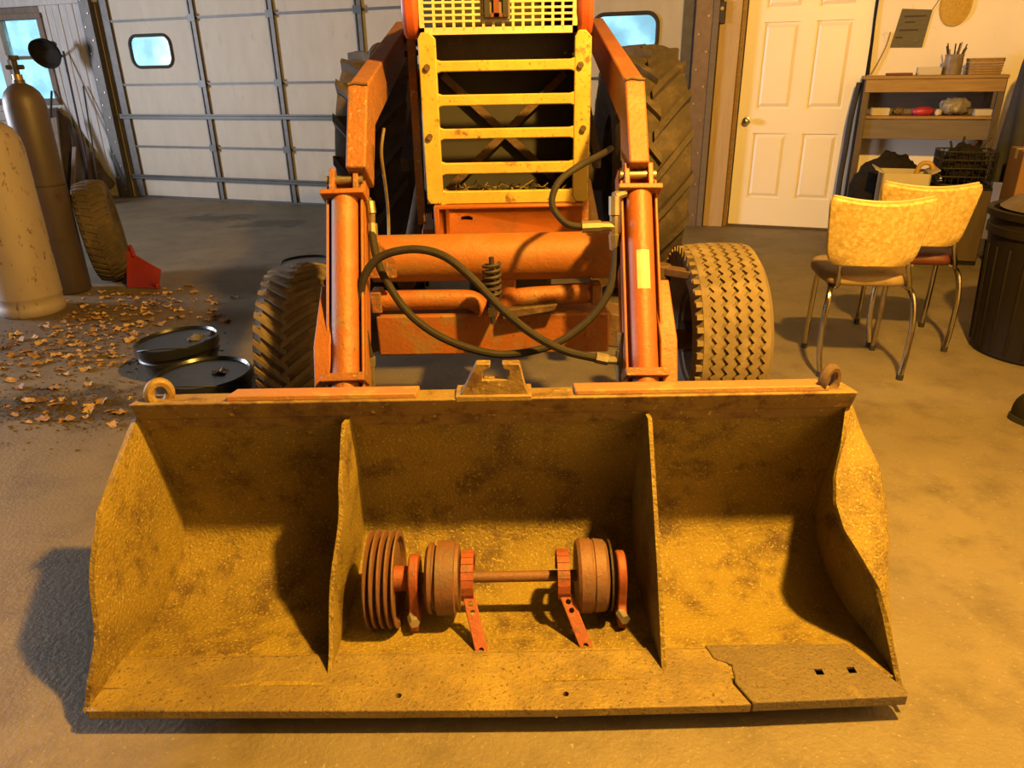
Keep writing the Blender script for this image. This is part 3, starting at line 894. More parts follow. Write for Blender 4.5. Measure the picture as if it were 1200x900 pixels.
def wheel(C, Rr, w_, rim, kind, name, tmat, side):
    wp = None
    m = MB()
    if kind == 'rib':
        h = w_ / 2
        base = tire_profile(Rr, w_, rim)
        pf = base[:5]
        zg = [0] * 5
        gx_ = [-.62, -.31, 0, .31, .62]
        prev = -.84
        pf.append((Rr - .012, h * prev)); zg.append(0)
        for g in gx_:
            for dx, dr in ((-.045, -.004 - .010 * g * g), (-.035, -.018), (.035, -.018), (.045, -.004 - .010 * g * g)):
                pf.append((Rr + dr, h * (g + dx))); zg.append(.0075)
        pf.append((Rr - .012, h * .84)); zg.append(0)
        pf += base[8:]; zg += [0] * 5
        m.lathe(pf, 120, C, (1, 0, 0), zig=zg, close=True)
        for sd in (-1,):
            for k in range(48):
                t = 2 * PI * k / 48
                rot = Matrix.Rotation(t, 3, 'X')
                m.box(Vector(C) + rot @ Vector((sd * h * .905, 0, Rr - .042)), (h * .2, .020, .056), rot)
    else:
        m.lathe(tire_profile(Rr - kind['lh'], w_, rim), 72, C, (1, 0, 0), close=True)
        chevron_lugs(m, C, Rr - kind['lh'] - .006, w_ * .93, kind['n'], kind['lw'], kind['lh'], kind['skew'])
    t_ = P('tire', m, tmat, angle=30)
    # rim and hub (a dished disc)
    m = MB()
    h = w_ / 2
    m.lathe([(rim + .012, -h * .68), (rim + .012, -h * .60), (rim - .02, -h * .5), (rim - .03, -h * .15 * side), (.09, -h * .05), (.06, h * .1), (.06, h * .3), (rim - .03, h * .2),
             (rim - .02, h * .5), (rim + .012, h * .60), (rim + .012, h * .68), (rim - .005, h * .62), (rim - .035, 0), (rim - .005, -h * .62)], 40, C, (1, 0, 0), close=True)
    rm_ = P('rim', m, 'brown_iron', angle=30)
    m = MB(); m.cyl(Vector(C) + Vector((-h * .8, 0, 0)), Vector(C) + Vector((h * .8, 0, 0)), .062, n=16)
    P('hub', m, 'dark_iron')
FWR = Vector((.782, 2.72, .362)); FWL = Vector((-.795, 2.72, .340))
wheel(FWR, .362, .275, .195, 'rib', 'wheel', 'rubber_tan', 1)
wheel(FWL, .340, .245, .19, dict(n=40, lw=.024, lh=.014, skew=.27), 'wheel', 'rubber_tan', -1)
RWR = Vector((.795, 4.75, .735)); RWL = Vector((-.735, 4.75, .735))
for c_ in (RWR, RWL):
    wheel(c_, .735, .42, .32, dict(n=19, lw=.055, lh=.040, skew=.33), 'wheel', 'rubber', 1 if c_.x > 0 else -1)

# ---- chassis, engine, hood
m = MB(); m.b2(-.17, .17, 2.95, 4.9, .48, .78)
P('frame_casting', m, 'dark_iron', bevel=.02)
m = MB(); m.b2(-.14, .16, 3.12, 4.0, .76, 1.28); m.b2(-.11, .13, 4.0, 4.5, .76, 1.15)
m.cyl((-.16, 3.3, 1.0), (-.22, 3.3, 1.0), .06); m.cyl((-.16, 3.6, .95), (-.24, 3.6, .95), .045)
P('engine', m, 'dark_iron', bevel=.01)
m = MB(); m.cyl((-.56, 4.75, .735), (.62, 4.75, .735), .11); m.b2(-.25, .28, 4.5, 5.0, .5, 1.0)
P('rear_axle', m, 'dark_iron', bevel=.01)
# radiator with crossed braces behind the guard
m = MB(); m.b2(-.265, .255, 3.02, 3.09, .82, 1.69)
P('radiator', m, 'radiator_black')
for a_, b_ in (((-.24, 2.99, 1.32), (.22, 2.99, .90)), ((.22, 2.985, 1.32), (-.24, 2.985, .90))):
    m = MB(); m.beam(a_, b_, .006, .028, side=(0, 1, 0))
    P('cross_brace', m, 'brown_iron')
m = MB(); m.b2(-.275, .265, 2.86, 3.0, 1.36, 1.45)
P('radiator_shroud', m, 'dark_iron')
# debris pan between guard and radiator
m = MB(); m.b2(-.26, .25, 2.80, 3.02, .885, .90)
P('debris_tray', m, 'dark_iron')
m = MB()
for k in range(160):
    x = random.uniform(-.235, .225); y = random.uniform(2.79, 2.95); a_ = random.uniform(0, PI); L2 = random.uniform(.012, .045)
    p = Vector((x, y, .902 + random.random() * .025)); d = Vector((math.cos(a_) * L2, math.sin(a_) * L2 * .5, random.uniform(-.3, .6) * L2))
    m.beam(p, p + d, .004, .002)
tag(P('straw_debris', m, 'straw_bits'), 'straw and dry leaf bits caught behind the guard', kind='stuff')
# hood: curved shell with red cheeks
hx0, hx1 = -.348, .296
hpoly = [(hx0, 1.44), (hx0 - .004, 1.60), (hx0 + .03, 1.68), (hx0 + .12, 1.715), (hx1 - .12, 1.715), (hx1 - .03, 1.68), (hx1 + .004, 1.60), (hx1, 1.44), (hx1 - .02, 1.44), (hx1 - .02, 1.60), (hx1 - .05, 1.66), (hx1 - .13, 1.695),
         (hx0 + .13, 1.695), (hx0 + .05, 1.66), (hx0 + .02, 1.60), (hx0 + .02, 1.44)]
m = MB()
sec = []
n = len(hpoly)
m.add([(a_, 2.84, b_) for a_, b_ in hpoly] + [(a_, 4.25, b_) for a_, b_ in hpoly], [(i, (i + 1) % n, n + (i + 1) % n, n + i) for i in range(n)] + [tuple(range(n - 1, -1, -1)), tuple(range(n, 2 * n))])
P('hood', m, 'hood')
for sx, x in ((-1, hx0), (1, hx1)):                  # rounded cheeks either side of the grille
    m = MB()
    poly = [(2.76, 1.47), (2.745, 1.52), (2.745, 1.66), (2.80, 1.69), (2.95, 1.69), (2.95, 1.44), (2.80, 1.435)]
    m.prism(poly, .056, (x + (-sx) * .026, 0, 0), (0, 1, 0), (0, 0, 1))
    P('hood_cheek', m, 'hood', bevel=.016)
# grille: cream lattice with two fields and an emblem in the middle
gx0, gx1, gz0, gz1 = -.292, .243, 1.447, 1.66
m = MB()
m.b2(gx0, gx1, 2.765, 2.785, gz0, gz0 + .022); m.b2(gx0, gx1, 2.765, 2.785, gz1 - .02, gz1)
m.b2(gx0, gx0 + .016, 2.765, 2.785, gz0, gz1); m.b2(gx1 - .016, gx1, 2.765, 2.785, gz0, gz1)
ncol, nrow = 15, 9
cw, rh = (gx1 - gx0 - .032) / ncol, (gz1 - gz0 - .042) / nrow
for k in range(1, ncol):
    x = gx0 + .016 + k * cw
    m.b2(x - .0045, x + .0045, 2.765, 2.783, gz0 + .01, gz1 - .01)
for k in range(1, nrow):
    z = gz0 + .022 + k * rh
    m.b2(gx0 + .01, gx1 - .01, 2.764, 2.782, z - .0035, z + .0035)
gr_ = P('grille', m, 'grille')
ex = -.030
m = MB(); m.b2(ex - .046, ex + .046, 2.750, 2.768, gz0 + .044, gz1 - .02)
P('emblem', m, 'grey_emblem', gr_)
m = MB()
m.b2(ex - .040, ex - .022, 2.742, 2.752, gz0 + .05, gz1 - .03); m.b2(ex + .022, ex + .040, 2.742, 2.752, gz0 + .05, gz1 - .03); m.b2(ex - .03, ex + .03, 2.744, 2.752, gz0 + .10, gz0 + .118)
P('emblem_letter', m, 'black_paint', gr_)
m = MB(); m.b2(ex - .009, ex + .009, 2.738, 2.752, gz0 + .05, gz1 - .03); m.b2(ex - .020, ex + .020, 2.738, 2.752, gz0 + .05, gz0 + .062)
P('emblem_letter', m, 'red_emblem', gr_)
# yellow guard: side bars with bolts, four crossbars, bottom bar
gT, gB = 1.455, .882
def gline(px, py): return cam_point(px, py, 2.76)
m = MB()
gl0, gl1 = -.292, .287
for x0, x1 in ((gl0 - .008, gl0 + .052), (gl1 - .052, gl1 + .004)):
    m = MB()
    m.prism([(x0, gB + .02), (x0 + .012, gB), (x1 - .012, gB), (x1, gB + .02), (x1, gT - .02), (x1 - .02, gT), (x0 + .012, gT), (x0, gT - .02)], .03, (0, 2.765, 0), (1, 0, 0), (0, 0, 1))
    gd_ = P('guard_side_bar', m, 'guard', bevel=.004)
for x in (gl0 - .008, gl1 - .002):
    m = MB(); m.b2(x, x + .008, 2.76, 2.90, gB, gT - .02)
    P('guard_flange', m, 'guard')
bars = [(70, 83), (110, 123), (150, 162), (190, 203), (223, 238)]
for a_, b_ in bars:
    z1, z0 = gline(597, a_).z, gline(597, b_).z
    m = MB()
    f_ = .014
    xa, xb = gl0 + .050, gl1 - .050
    poly = [(xa - .01, z0 - f_), (xa + .004, z0 - f_ * .3), (xa + .016, z0), (xb - .016, z0), (xb - .004, z0 - f_ * .3), (xb + .01, z0 - f_), (xb + .01, z1 + f_), (xb - .004, z1 + f_ * .3), (xb - .016, z1), (xa + .016, z1), (xa + .004, z1 + f_ * .3), (xa - .01, z1 + f_)]
    m.prism(poly, .024, (0, 2.765, 0), (1, 0, 0), (0, 0, 1))
    P('guard_bar', m, 'guard', bevel=.004)
for (px, py) in ((501, 79), (680, 76), (504, 160), (683, 150)):
    c_ = gline(px, py)
    m = MB(); m.cyl((c_.x, 2.752, c_.z), (c_.x, 2.738, c_.z), .011, n=8)
    P('bolt', m, 'brown_iron', gd_)
# front bolster plate under the guard
m = MB(); m.b2(-.27, .27, 2.735, 2.98, .765, .875); m.b2(-.275, .275, 2.72, 2.78, .868, .880)
m.b2(-.275, -.255, 2.72, 2.76, .765, .875); m.b2(-.235, -.22, 2.722, 2.74, .765, .875)
bo_ = P('front_bolster', m, 'red_orange', bevel=.004)
cut(bo_, [MB().prism([(-.02, -.006), (.022, -.008), (.024, .004), (.006, .01), (-.018, .006)], .10, (-.158, 2.735, .832), (1, 0, 0), (0, 0, 1))])

# ---- loader: arms, cross tube, cylinders, uprights
def arm(xk, xr, side):
    # (Y, z, x)
    pts = [Vector((xr, 4.15, 1.50)), Vector((xk, 2.50, 1.235)), Vector((xk - .0, 2.36, 1.03))]
    m = MB()
    wv = .062
    X = Vector((1, 0, 0))
    d0 = (pts[1] - pts[0]).normalized(); n0 = X.cross(d0).normalized(); n0 = n0 if n0.z > 0 else -n0
    d1 = (pts[2] - pts[1]).normalized(); n1 = X.cross(d1).normalized(); n1 = n1 if n1.y < 0 else -n1
    nk = (n0 + n1).normalized()
    hh_ = .07
    secs = [(pts[0], n0, hh_), (pts[1], nk, hh_ * 1.08), (pts[2], n1, hh_)]
    V = []
    for p, nn, h_ in secs:
        for sx, sn in ((-1, -1), (1, -1), (1, 1), (-1, 1)):
            V.append(p + X * (sx * wv / 2) + nn * (sn * h_))
    F = []
    for i in range(2):
        for j in range(4):
            j2 = (j + 1) % 4
            F.append((i * 4 + j, i * 4 + j2, i * 4 + 4 + j2, i * 4 + 4 + j))
    F += [(3, 2, 1, 0), (8, 9, 10, 11)]
    m.add(V, F)
    a_ = P('loader_arm', m, 'orange_worn' if side < 0 else 'orange', bevel=.006)
    # weld bead at the knee
    m = MB(); c_ = pts[1] + nk * (hh_ * 1.085)
    m.tube([c_ + X * (-.03), c_ + X * -.01 + Vector((0, .004, .004)), c_ + X * .012, c_ + X * .03], .006, 6)
    P('weld_seam', m, 'brown_iron', a_)
arm(.398, .462, 1); arm(-.462, -.525, -1)
def leg(xt, xb, side):
    top, bot = Vector((xt, 2.40, 1.02)), Vector((xb, 1.865, .21))
    X = Vector((1, 0, 0))
    d = (bot - top).normalized()
    nn = X.cross(d).normalized(); nn = nn if nn.y < 0 else -nn
    m = MB(); m.beam(top, bot, .114, .07, side=(1, 0, 0))
    for sx in (-1, 1):
        o_ = X * (sx * .052) + nn * .045
        m.beam(top + o_ + d * .05, bot + o_, .008, .05, side=(1, 0, 0))
    l_ = P('lower_arm', m, 'red_orange' if side > 0 else 'orange', bevel=.003)
    # tilt cylinder in the channel
    a_, b_ = top + nn * .062 + d * .085, bot + nn * .062 - d * .08
    m = MB(); m.cyl(a_, b_, .040, n=24)
    cy = P('tilt_cylinder', m, 'red_orange' if side > 0 else 'orange')
    m = MB(); m.beam(a_ - d * .006, a_ + d * .010, .132, .095, side=(1, 0, 0))
    P('cylinder_head', m, 'orange', bevel=.003)
    m = MB(); m.beam(a_ + d * .56, a_ + d * .585, .125, .095, side=(1, 0, 0))
    P('cylinder_head', m, 'orange_worn', bevel=.003)
    for sx in (-1, 1):
        m = MB(); m.beam(a_ + X * (sx * .036), a_ - d * .085 + X * (sx * .036), .016, .045, side=(1, 0, 0))
        P('clevis_ear', m, 'orange_worn' if side < 0 else 'red_orange', bevel=.003)
    m = MB(); m.cyl(a_ - d * .055 - X * .055, a_ - d * .055 + X * .055, .013, n=12)
    P('clevis_pin', m, 'brass')
    # outer gusset plate at the foot
    gx_ = xb + side * .076
    m = MB(); m.prism([(1.86, .18), (1.98, .20), (2.20, .52), (2.24, .66), (2.19, .735), (2.02, .60)], .05, (gx_, 0, 0), (0, 1, 0), (0, 0, 1))
    P('foot_gusset', m, 'orange', bevel=.004)
    if side > 0:
        c_ = a_ + d * .262 + nn * .0405
        m = MB()
        poly = []
        for k in range(7):
            t = R(-28 + 56 * k / 6)
            poly.append(t)
        V = []
        for q in (-.060, .060):
            for t in poly:
                V.append(a_ + d * (.262 + q) + nn * (.0408 * math.cos(t)) + X * (.0408 * math.sin(t)))
        m.add(V, [(i, i + 1, 7 + i + 1, 7 + i) for i in range(6)])
        tag(P('label_sticker', m, 'label', cy), 'cream paper label')
    return a_, d, nn
aR, dR, nR = leg(.400, .385, 1)
aL, dL, nL = leg(-.505, -.478, -1)
# cross tube between the arms
m = MB(); m.cyl((-.47, 2.50, .742), (.38, 2.50, .742), .080, n=36)
P('cross_tube', m, 'orange_tube')
m = MB()
m.prism([(-.47, .70), (-.47, .93), (-.44, .83), (-.38, .76), (-.38, .70)], .014, (0, 2.41, 0), (1, 0, 0), (0, 0, 1))
P('tube_gusset', m, 'orange_worn')
# uprights and side rails of the loader frame
for sx, x in ((-1, -.40), (1, .345)):
    m = MB(); m.prism([(3.75, .45), (4.15, .45), (4.25, 1.56), (4.05, 1.60), (3.95, 1.50)], .05, (x, 0, 0), (0, 1, 0), (0, 0, 1))
    P('loader_upright', m, 'orange_worn', bevel=.006)
    m = MB(); m.beam((x * .80, 2.9, .70), (x, 3.9, .62), .05, .12, side=(1, 0, 0))
    P('side_rail', m, 'orange_worn', bevel=.006)
    m = MB(); m.beam((x * 1.0, 2.95, 1.0), (x, 4.0, 1.40), .03, .05, side=(1, 0, 0))
    P('frame_stay', m, 'dark_iron')
    m = MB(); m.cyl((x, 4.1, 1.50), (x + sx * .16, 4.15, 1.50), .03, n=14)
    P('pivot_pin', m, 'brown_iron')
    m = MB(); m.cyl((x + sx * .035, 3.0, .52), (x + sx * .05, 3.95, .78), .04, n=16)
    P('lift_cylinder', m, 'brown_iron')
    # side screens closing the engine bay
    m = MB(); m.b2(x * .74 - .006, x * .74 + .006, 2.9, 3.9, .80, 1.46)
    P('side_screen', m, 'dark_iron')
    m = MB(); m.beam((x * .86 + .0, 2.92, .78), (x * .86, 2.95, 1.44), .028, .04, side=(1, 0, 0))
    P('guard_post', m, 'orange_worn')
# front axle
m = MB(); m.b2(-.47, .345, 2.44, 2.56, .405, .553); m.b2(-.08, .02, 2.47, 2.9, .42, .70)
P('axle_beam', m, 'orange', bevel=.008)
for poly in ([(-.60, .36), (-.46, .40), (-.46, .53), (-.60, .48)], [(.33, .40), (.57, .36), (.57, .48), (.33, .53)]):
    m = MB(); m.prism(poly, .16, (0, 2.60, 0), (1, 0, 0), (0, 0, 1))
    P('axle_end', m, 'brown_iron', bevel=.006)
for pts in ([(-.47, .600), (-.20, .600), (-.13, .590), (-.09, .545)], [(.29, .615), (.06, .605), (.0, .585), (-.03, .545)]):
    m = MB(); m.tube(smooth_path([(x, 2.475, z) for x, z in pts], 6), .036, 14)
    P('steering_cylinder', m, 'orange')
for x0, x1, z0, z1 in ((-.48, -.445, .565, .64), (.28, .315, .58, .65)):
    m = MB(); m.b2(x0, x1, 2.435, 2.515, z0, z1)
    P('steering_clamp', m, 'orange_worn', bevel=.004)
m = MB(); m.prism([(-.03, .545), (.15, .575), (.16, .60), (-.03, .58)], .05, (0, 2.42, 0), (1, 0, 0), (0, 0, 1))
P('drag_link', m, 'brown_iron', bevel=.004)
sp_c = cam_point(577, 318, 2.42)
spx = sp_c.x
ztop, zbot = cam_point(577, 308, 2.34).z, cam_point(577, 348, 2.34).z
m = MB()
m.tube([(spx + .026 * math.cos(t), 2.335 + .026 * math.sin(t), lerp(zbot, ztop, t / (2 * PI * 6))) for t in [k * 2 * PI / 14 for k in range(14 * 6 + 1)]], .0065, 6)
P('coil_spring', m, 'dark_iron')
m = MB(); m.cyl((spx, 2.335, zbot - .09), (spx, 2.335, ztop + .02), .009, n=10); m.box((spx, 2.40, zbot - .05), (.03, .15, .03))
P('spring_rod', m, 'dark_iron')
for x, mt_ in ((FWR.x - .22, 'brown_iron'), (FWL.x + .20, 'brown_iron')):
    m = MB(); m.cyl((x, 2.68, .30), (x, 2.68, .66), .038, n=16); m.cyl((x, 2.68, .36), (FWR.x if x > 0 else FWL.x, 2.70, .36), .04, n=14)
    m.beam((x, 2.68, .64), (x + (.10 if x > 0 else -.06), 2.60, .64), .05, .03)
    P('spindle', m, mt_, bevel=.004)

# ---- hydraulic hoses with fittings
def hose(name, pix, r=.0125, mt_='hose'):
    m = MB(); m.tube(smooth_path([cam_point(x, y, Y) for x, y, Y in pix], 8), r, 10)
    return P(name, m, mt_)
hose('hydraulic_hose', [(436, 272, 2.30), (441, 300, 2.25), (452, 328, 2.20), (478, 366, 2.15), (515, 394, 2.12), (560, 411, 2.10), (600, 415, 2.10), (648, 404, 2.12), (688, 377, 2.15), (712, 345, 2.18), (721, 310, 2.22), (722, 286, 2.25)])
hose('hydraulic_hose', [(434, 420, 2.10), (428, 395, 2.11), (422, 355, 2.13), (428, 322, 2.14), (448, 300, 2.15), (485, 292, 2.15), (520, 300, 2.14), (552, 325, 2.12), (588, 362, 2.09), (625, 392, 2.07), (662, 411, 2.06), (700, 420, 2.06)])
hose('hydraulic_hose', [(684, 266, 2.25), (664, 262, 2.24), (650, 247, 2.25), (647, 232, 2.26), (656, 212, 2.28), (678, 195, 2.32), (705, 181, 2.45), (716, 174, 2.6)], .0105)
hose('hydraulic_hose', [(450, 150, 2.42), (447, 180, 2.42), (452, 220, 2.46), (455, 250, 2.5), (456, 282, 2.5)], .005, 'brass')
def fitting(pix, rs, mt_='brass'):
    m = MB()
    pts = [cam_point(*q) for q in pix]
    for (a_, b_), r in zip(zip(pts, pts[1:]), rs):
        m.cyl(a_, b_, r, n=8)
    P('hose_fitting', m, mt_)
fitting([(434, 236, 2.32), (436, 250, 2.31), (436, 262, 2.31), (437, 276, 2.30)], [.013, .010, .016])
fitting([(418, 235, 2.33), (434, 236, 2.32)], [.012])
fitting([(434, 418, 2.10), (434, 428, 2.10), (435, 452, 2.10)], [.016, .013])
fitting([(721, 292, 2.25), (720, 274, 2.25), (720, 252, 2.25), (720, 230, 2.26)], [.018, .014, .017])
fitting([(720, 230, 2.26), (732, 226, 2.28)], [.014])
fitting([(720, 265, 2.25), (704, 265, 2.25), (682, 266, 2.25)], [.014, .018])
fitting([(698, 419, 2.06), (712, 422, 2.06), (728, 423, 2.07)], [.018, .013])
fitting([(727, 390, 2.08), (728, 410, 2.07), (729, 446, 2.06)], [.010, .017])
# work light and exhaust stub by the left side of the hood
m = MB(); m.lathe([(0, 0), (.05, .005), (.062, .03), (.062, .05), (.03, .09), (0, .095)], 20, cam_point(446, 68, 3.6), (0, 1, .1))
m.cyl(cam_point(446, 68, 3.6) + Vector((0, .06, 0)), Vector((-.44, 3.95, 1.42)), .015)
P('work_light', m, 'dark_iron')
m = MB(); m.beam(cam_point(458, 50, 3.7), cam_point(478, 44, 3.9), .03, .03); m.beam(cam_point(478, 44, 3.9), (-.40, 4.05, 1.45), .03, .03)
P('mirror_bracket', m, 'dark_iron')

# ================================================================== THE LEFT SIDE
# gas cylinders
def tank(name, label, c, prof, mt_, lean=None):
    t_ = thing(name, label, 'gas cylinder', c)
    m = MB(); m.lathe(prof, 40, c)
    m.build('tank_body', MT[mt_], t_, angle=50)
    return t_
c_ = Vector((-2.98, 4.42, 0))
t_ = tank('gas_cylinder', 'fat beige gas cylinder with rust specks beside the brown one', c_,
          [(0, 0), (.175, 0), (.185, .012), (.185, .05), (.178, .06), (.178, .10), (.184, .11), (.182, .12), (.182, .96), (.172, 1.02), (.145, 1.075), (.10, 1.11), (.05, 1.125), (.04, 1.15), (0, 1.15)], 'beige_tank')
m = MB(); m.cyl(c_ + Vector((0, 0, 1.14)), c_ + Vector((0, 0, 1.21)), .025); m.cyl(c_ + Vector((0, 0, 1.21)), c_ + Vector((0, 0, 1.24)), .04)
m.build('valve', MT['brass'], t_)
c_ = Vector((-2.98, 4.87, 0))
t_ = tank('gas_cylinder', 'tall slim dark brown gas cylinder with valve on top', c_,
          [(0, 0), (.105, 0), (.118, .015), (.118, 1.17), (.112, 1.22), (.096, 1.26), (.068, 1.29), (.035, 1.31), (.032, 1.33), (0, 1.33)], 'brown_tank')
m = MB(); m.cyl(c_ + Vector((0, 0, 1.32)), c_ + Vector((0, 0, 1.36)), .028, n=14)
m.build('neck_ring', MT['brass'], t_)
m = MB(); m.cyl(c_ + Vector((0, 0, 1.36)), c_ + Vector((0, 0, 1.45)), .018, n=12); m.cyl(c_ + Vector((-.05, 0, 1.40)), c_ + Vector((.05, 0, 1.40)), .014, n=10)
m.cyl(c_ + Vector((0, 0, 1.44)), c_ + Vector((0, 0, 1.465)), .032, n=14)
m.build('valve', MT['dark_iron'], t_)
m = MB(); m.lathe([(.119, .70), (.1195, .70), (.1195, .712), (.119, .712)], 40, c_)
m.build('band', MT['dark_iron'], t_)
# spare tyre standing against the cylinder
sc = Vector((-2.83, 5.14, .345))
t_ = thing('spare_tire', 'worn brown tire standing upright beside the gas cylinders', 'tire', (sc.x, sc.y, 0))
m = MB(); m.lathe(tire_profile(.345, .21, .19), 64, (0, 0, 0), (1, 0, 0), close=True)
chevron_lugs(m, (0, 0, 0), .341, .19, 40, .03, .007, .12)
rot = Matrix.Rotation(R(24), 3, 'Z') @ Matrix.Rotation(R(-5), 3, 'Y')
m.v = [rot @ p + sc + Vector((0, 0, .006)) for p in m.v]
m.build('tire', MT['rubber'], t_)
m = MB(); m.lathe([(.20, -.07), (.20, -.05), (.17, -.03), (.06, -.02), (.06, .02), (.17, .03), (.20, .05), (.20, .07), (.185, .05), (.185, -.05)], 32, (0, 0, 0), (1, 0, 0), close=True)
m.v = [rot @ p + sc + Vector((0, 0, .006)) for p in m.v]
m.build('rim', MT['brown_iron'], t_)
# red scoop
g = Vector((-2.505, 5.00, 0))
t_ = thing('red_scoop', 'red plastic scoop leaning beside the upright brown tire', 'scoop', g)
m = MB()
m.grid(lambda u, v: (g.x - .13 + .23 * u, g.y - .10 * (1 - v) + .02 * math.cos(u * PI), .005 + v * .235 * (1 - .55 * u)), 8, 6, .012)
m.build('scoop_blade', MT['red_plastic'], t_)
m = MB(); m.beam((g.x - .13, g.y + .02, .0), (g.x + .11, g.y - .12, .0 + .02), .03, .04)
m.build('scoop_rim', MT['red_plastic'], t_, bevel=.006)
m = MB(); m.tube([(g.x - .08, g.y + .01, .19), (g.x - .12, g.y + .06, .26)], .016, 10)
m.build('grip', MT['red_plastic'], t_)
# leaning boards, poles and a red sack beyond the tyre
def leaner(name, label, cat, base, top, w_, t_, mt_, round_=False, group=None):
    m = MB()
    if round_: m.tube([base, Vector(base).lerp(Vector(top), .5), top], w_, 10)
    else: m.beam(base, top, w_, t_, side=wd)
    return tag(m.build(name, MT[mt_], bevel=0 if round_ else .004), label, cat, group)
for k, (s, z1, s2, mt_, w_, lb) in enumerate(((-7.46, .92, -7.60, 'weathered', .09, 'wide weathered board leaning on the whitewashed planks'), (-7.30, .60, -7.38, 'grey_wood', .06, 'short grey board leaning by the garage track'),
                                    (-7.62, 1.05, -7.92, 'dark_wood', .10, 'dark board leaning under the sash window'), (-7.72, .80, -8.1, 'weathered', .12, 'broad weathered board leaning behind the spare tire'))):
    leaner('leaning_board', lb, 'board', WP(s, .56 + .03 * k, .0), WP(s2, .30 + .01 * k, z1), w_, .022, mt_)
m = MB()
def tarp(u, v):
    sx = lerp(-8.05, -7.17, u)
    top = interp([(0, 1.0), (.25, 1.02), (.45, .86), (.75, .46), (1, .16)], u)
    fold = .035 * math.sin(u * 34 + v * 3) + .03 * noise.noise((u * 9, v * 5, 2))
    off_ = lerp(.30, .05, v ** 1.4) + fold * (1 - v * .7)
    return WP(sx + .02 * noise.noise((v * 6, u * 3, 1)), max(off_, .012), top * v)
m.grid(tarp, 48, 14, .006)
tag(m.build('dark_tarp', mat('dark_brown_tarp', (0.085, 0.06, 0.05), (0.045, 0.034, 0.03), 7, 0.8, 0, 0.4, 30, (0.15, 0.10, 0.075), 0.62, 9, 0.06), angle=60), 'dark brown tarp draped over junk below the sash window', 'tarp')
leaner('leaning_pole', 'thin dark pole leaning on whitewashed planks, reaching window height', 'pole', WP(-7.13, .42, .0), WP(-7.52, .04, 1.62), .011, 0, 'dark_iron', True)
leaner('leaning_pole', 'shorter dark pole leaning on whitewashed planks by the track', 'pole', WP(-7.06, .40, .0), WP(-7.34, .04, 1.25), .009, 0, 'dark_iron', True)
leaner('leaning_pole', 'short dark pole leaning below the window corner', 'pole', WP(-7.50, .74, .0), WP(-7.84, .05, 1.20), .012, 0, 'strut', True)
m = MB()
c_ = WP(-7.64, .95)
def sack(u, v):
    a_ = 2 * PI * u; zz = .60 * v
    r = .21 * (math.sin(min(v * 1.25 + .25, 1) * PI * .5)) * (1 - .75 * max(0, v - .75) / .25)
    r *= 1 + .12 * noise.noise((math.cos(a_) * 2, math.sin(a_) * 2, v * 4))
    return (c_.x + r * math.cos(a_), c_.y + r * .8 * math.sin(a_), zz)
m.grid(sack, 24, 12)
tag(m.build('red_sack', mat('red_sack_cloth', (0.16, 0.03, 0.025), (0.10, 0.025, 0.02), 6, 0.85, 0, 0.3, 30)), 'dark red sack slumped behind the brown tire', 'sack')
m = MB()
c_ = WP(-8.40, 1.0)
m.box((c_.x, c_.y, .36), (.7, .55, .72), Matrix.Rotation(WA, 3, 'Z'))
t_ = thing('storage_chest', 'dark storage chest under the sash window', 'chest', c_)
m.build('chest_body', MT['dark_wood'], t_, bevel=.01)
m = MB(); m.box((c_.x, c_.y, .735), (.74, .58, .03), Matrix.Rotation(WA, 3, 'Z'))
m.build('chest_lid', MT['cloth_dark'], t_, bevel=.006)
# round black clamp lamp in front of the window
lc = WP(-7.42, .30, 1.64)
t_ = thing('clamp_lamp', 'round black clamp lamp hanging in front of the sash window', 'lamp', WP(-7.60, .0, 1.50))
m = MB(); ax = (-wn + Vector((.35, -.2, -.55))).normalized()
m.lathe([(.0, -.03), (.05, -.025), (.10, .0), (.15, .07), (.165, .13), (.157, .13), (.135, .07), (.0, .02)], 28, lc, ax)
m.build('lamp_shade', MT['cloth_dark'], t_)
m = MB(); m.cyl(lc - ax * .12, lc, .035, n=16)
m.build('socket', MT['black_plastic'], t_)
m = MB(); m.tube(smooth_path([lc - ax * .1, WP(-7.55, .08, 1.60), WP(-7.60, -.005, 1.57)], 6), .012, 8)
m.build('clamp_arm', MT['black_plastic'], t_)

# black pails with lids
def pail(loc, label, s=1.0, tilt=(0, 0), junk=True, h=.28):
    t_ = thing('oil_pail', label, 'pail', loc, 0, 'black oil pails')
    L_ = Vector(loc)
    rot = Matrix.Rotation(tilt[0], 3, 'X') @ Matrix.Rotation(tilt[1], 3, 'Y')
    def put(m, name, mt_):
        m.v = [rot @ (p * s) + L_ + Vector((0, 0, abs(tilt[0]) * .12 + abs(tilt[1]) * .12)) for p in m.v]
        return m.build(name, MT[mt_], t_)
    m = MB(); m.lathe([(0, 0), (.125, 0), (.13, .01), (.147, h - .06), (.154, h - .055), (.154, h - .045), (.149, h - .04), (.150, h), (.144, h), (.0, h - .005)], 36)
    put(m, 'pail_body', 'black_plastic')
    m = MB(); m.lathe([(.150, h - .025), (.162, h - .022), (.163, h + .010), (.156, h + .014), (.150, h + .004), (.02, h + .002), (0, h + .002)], 40)
    put(m, 'lid', 'black_lid')
    m = MB(); m.tube([Vector((.160 * math.cos(a_), .160 * math.sin(a_) , h - .045 - .07 * math.sin((a_ - PI) ) * -1)) for a_ in [PI + PI * k / 20 for k in range(21)]], .003, 6)
    put(m, 'bail_handle', 'strut')
    return t_
pA = ground_point(209, 399, .17); pB = ground_point(239, 438, .19)
pA.z = pB.z = 0
pail(pA, 'oily black pail with greasy rag on its lid', 1.18, (0, R(-3)), h=.135)
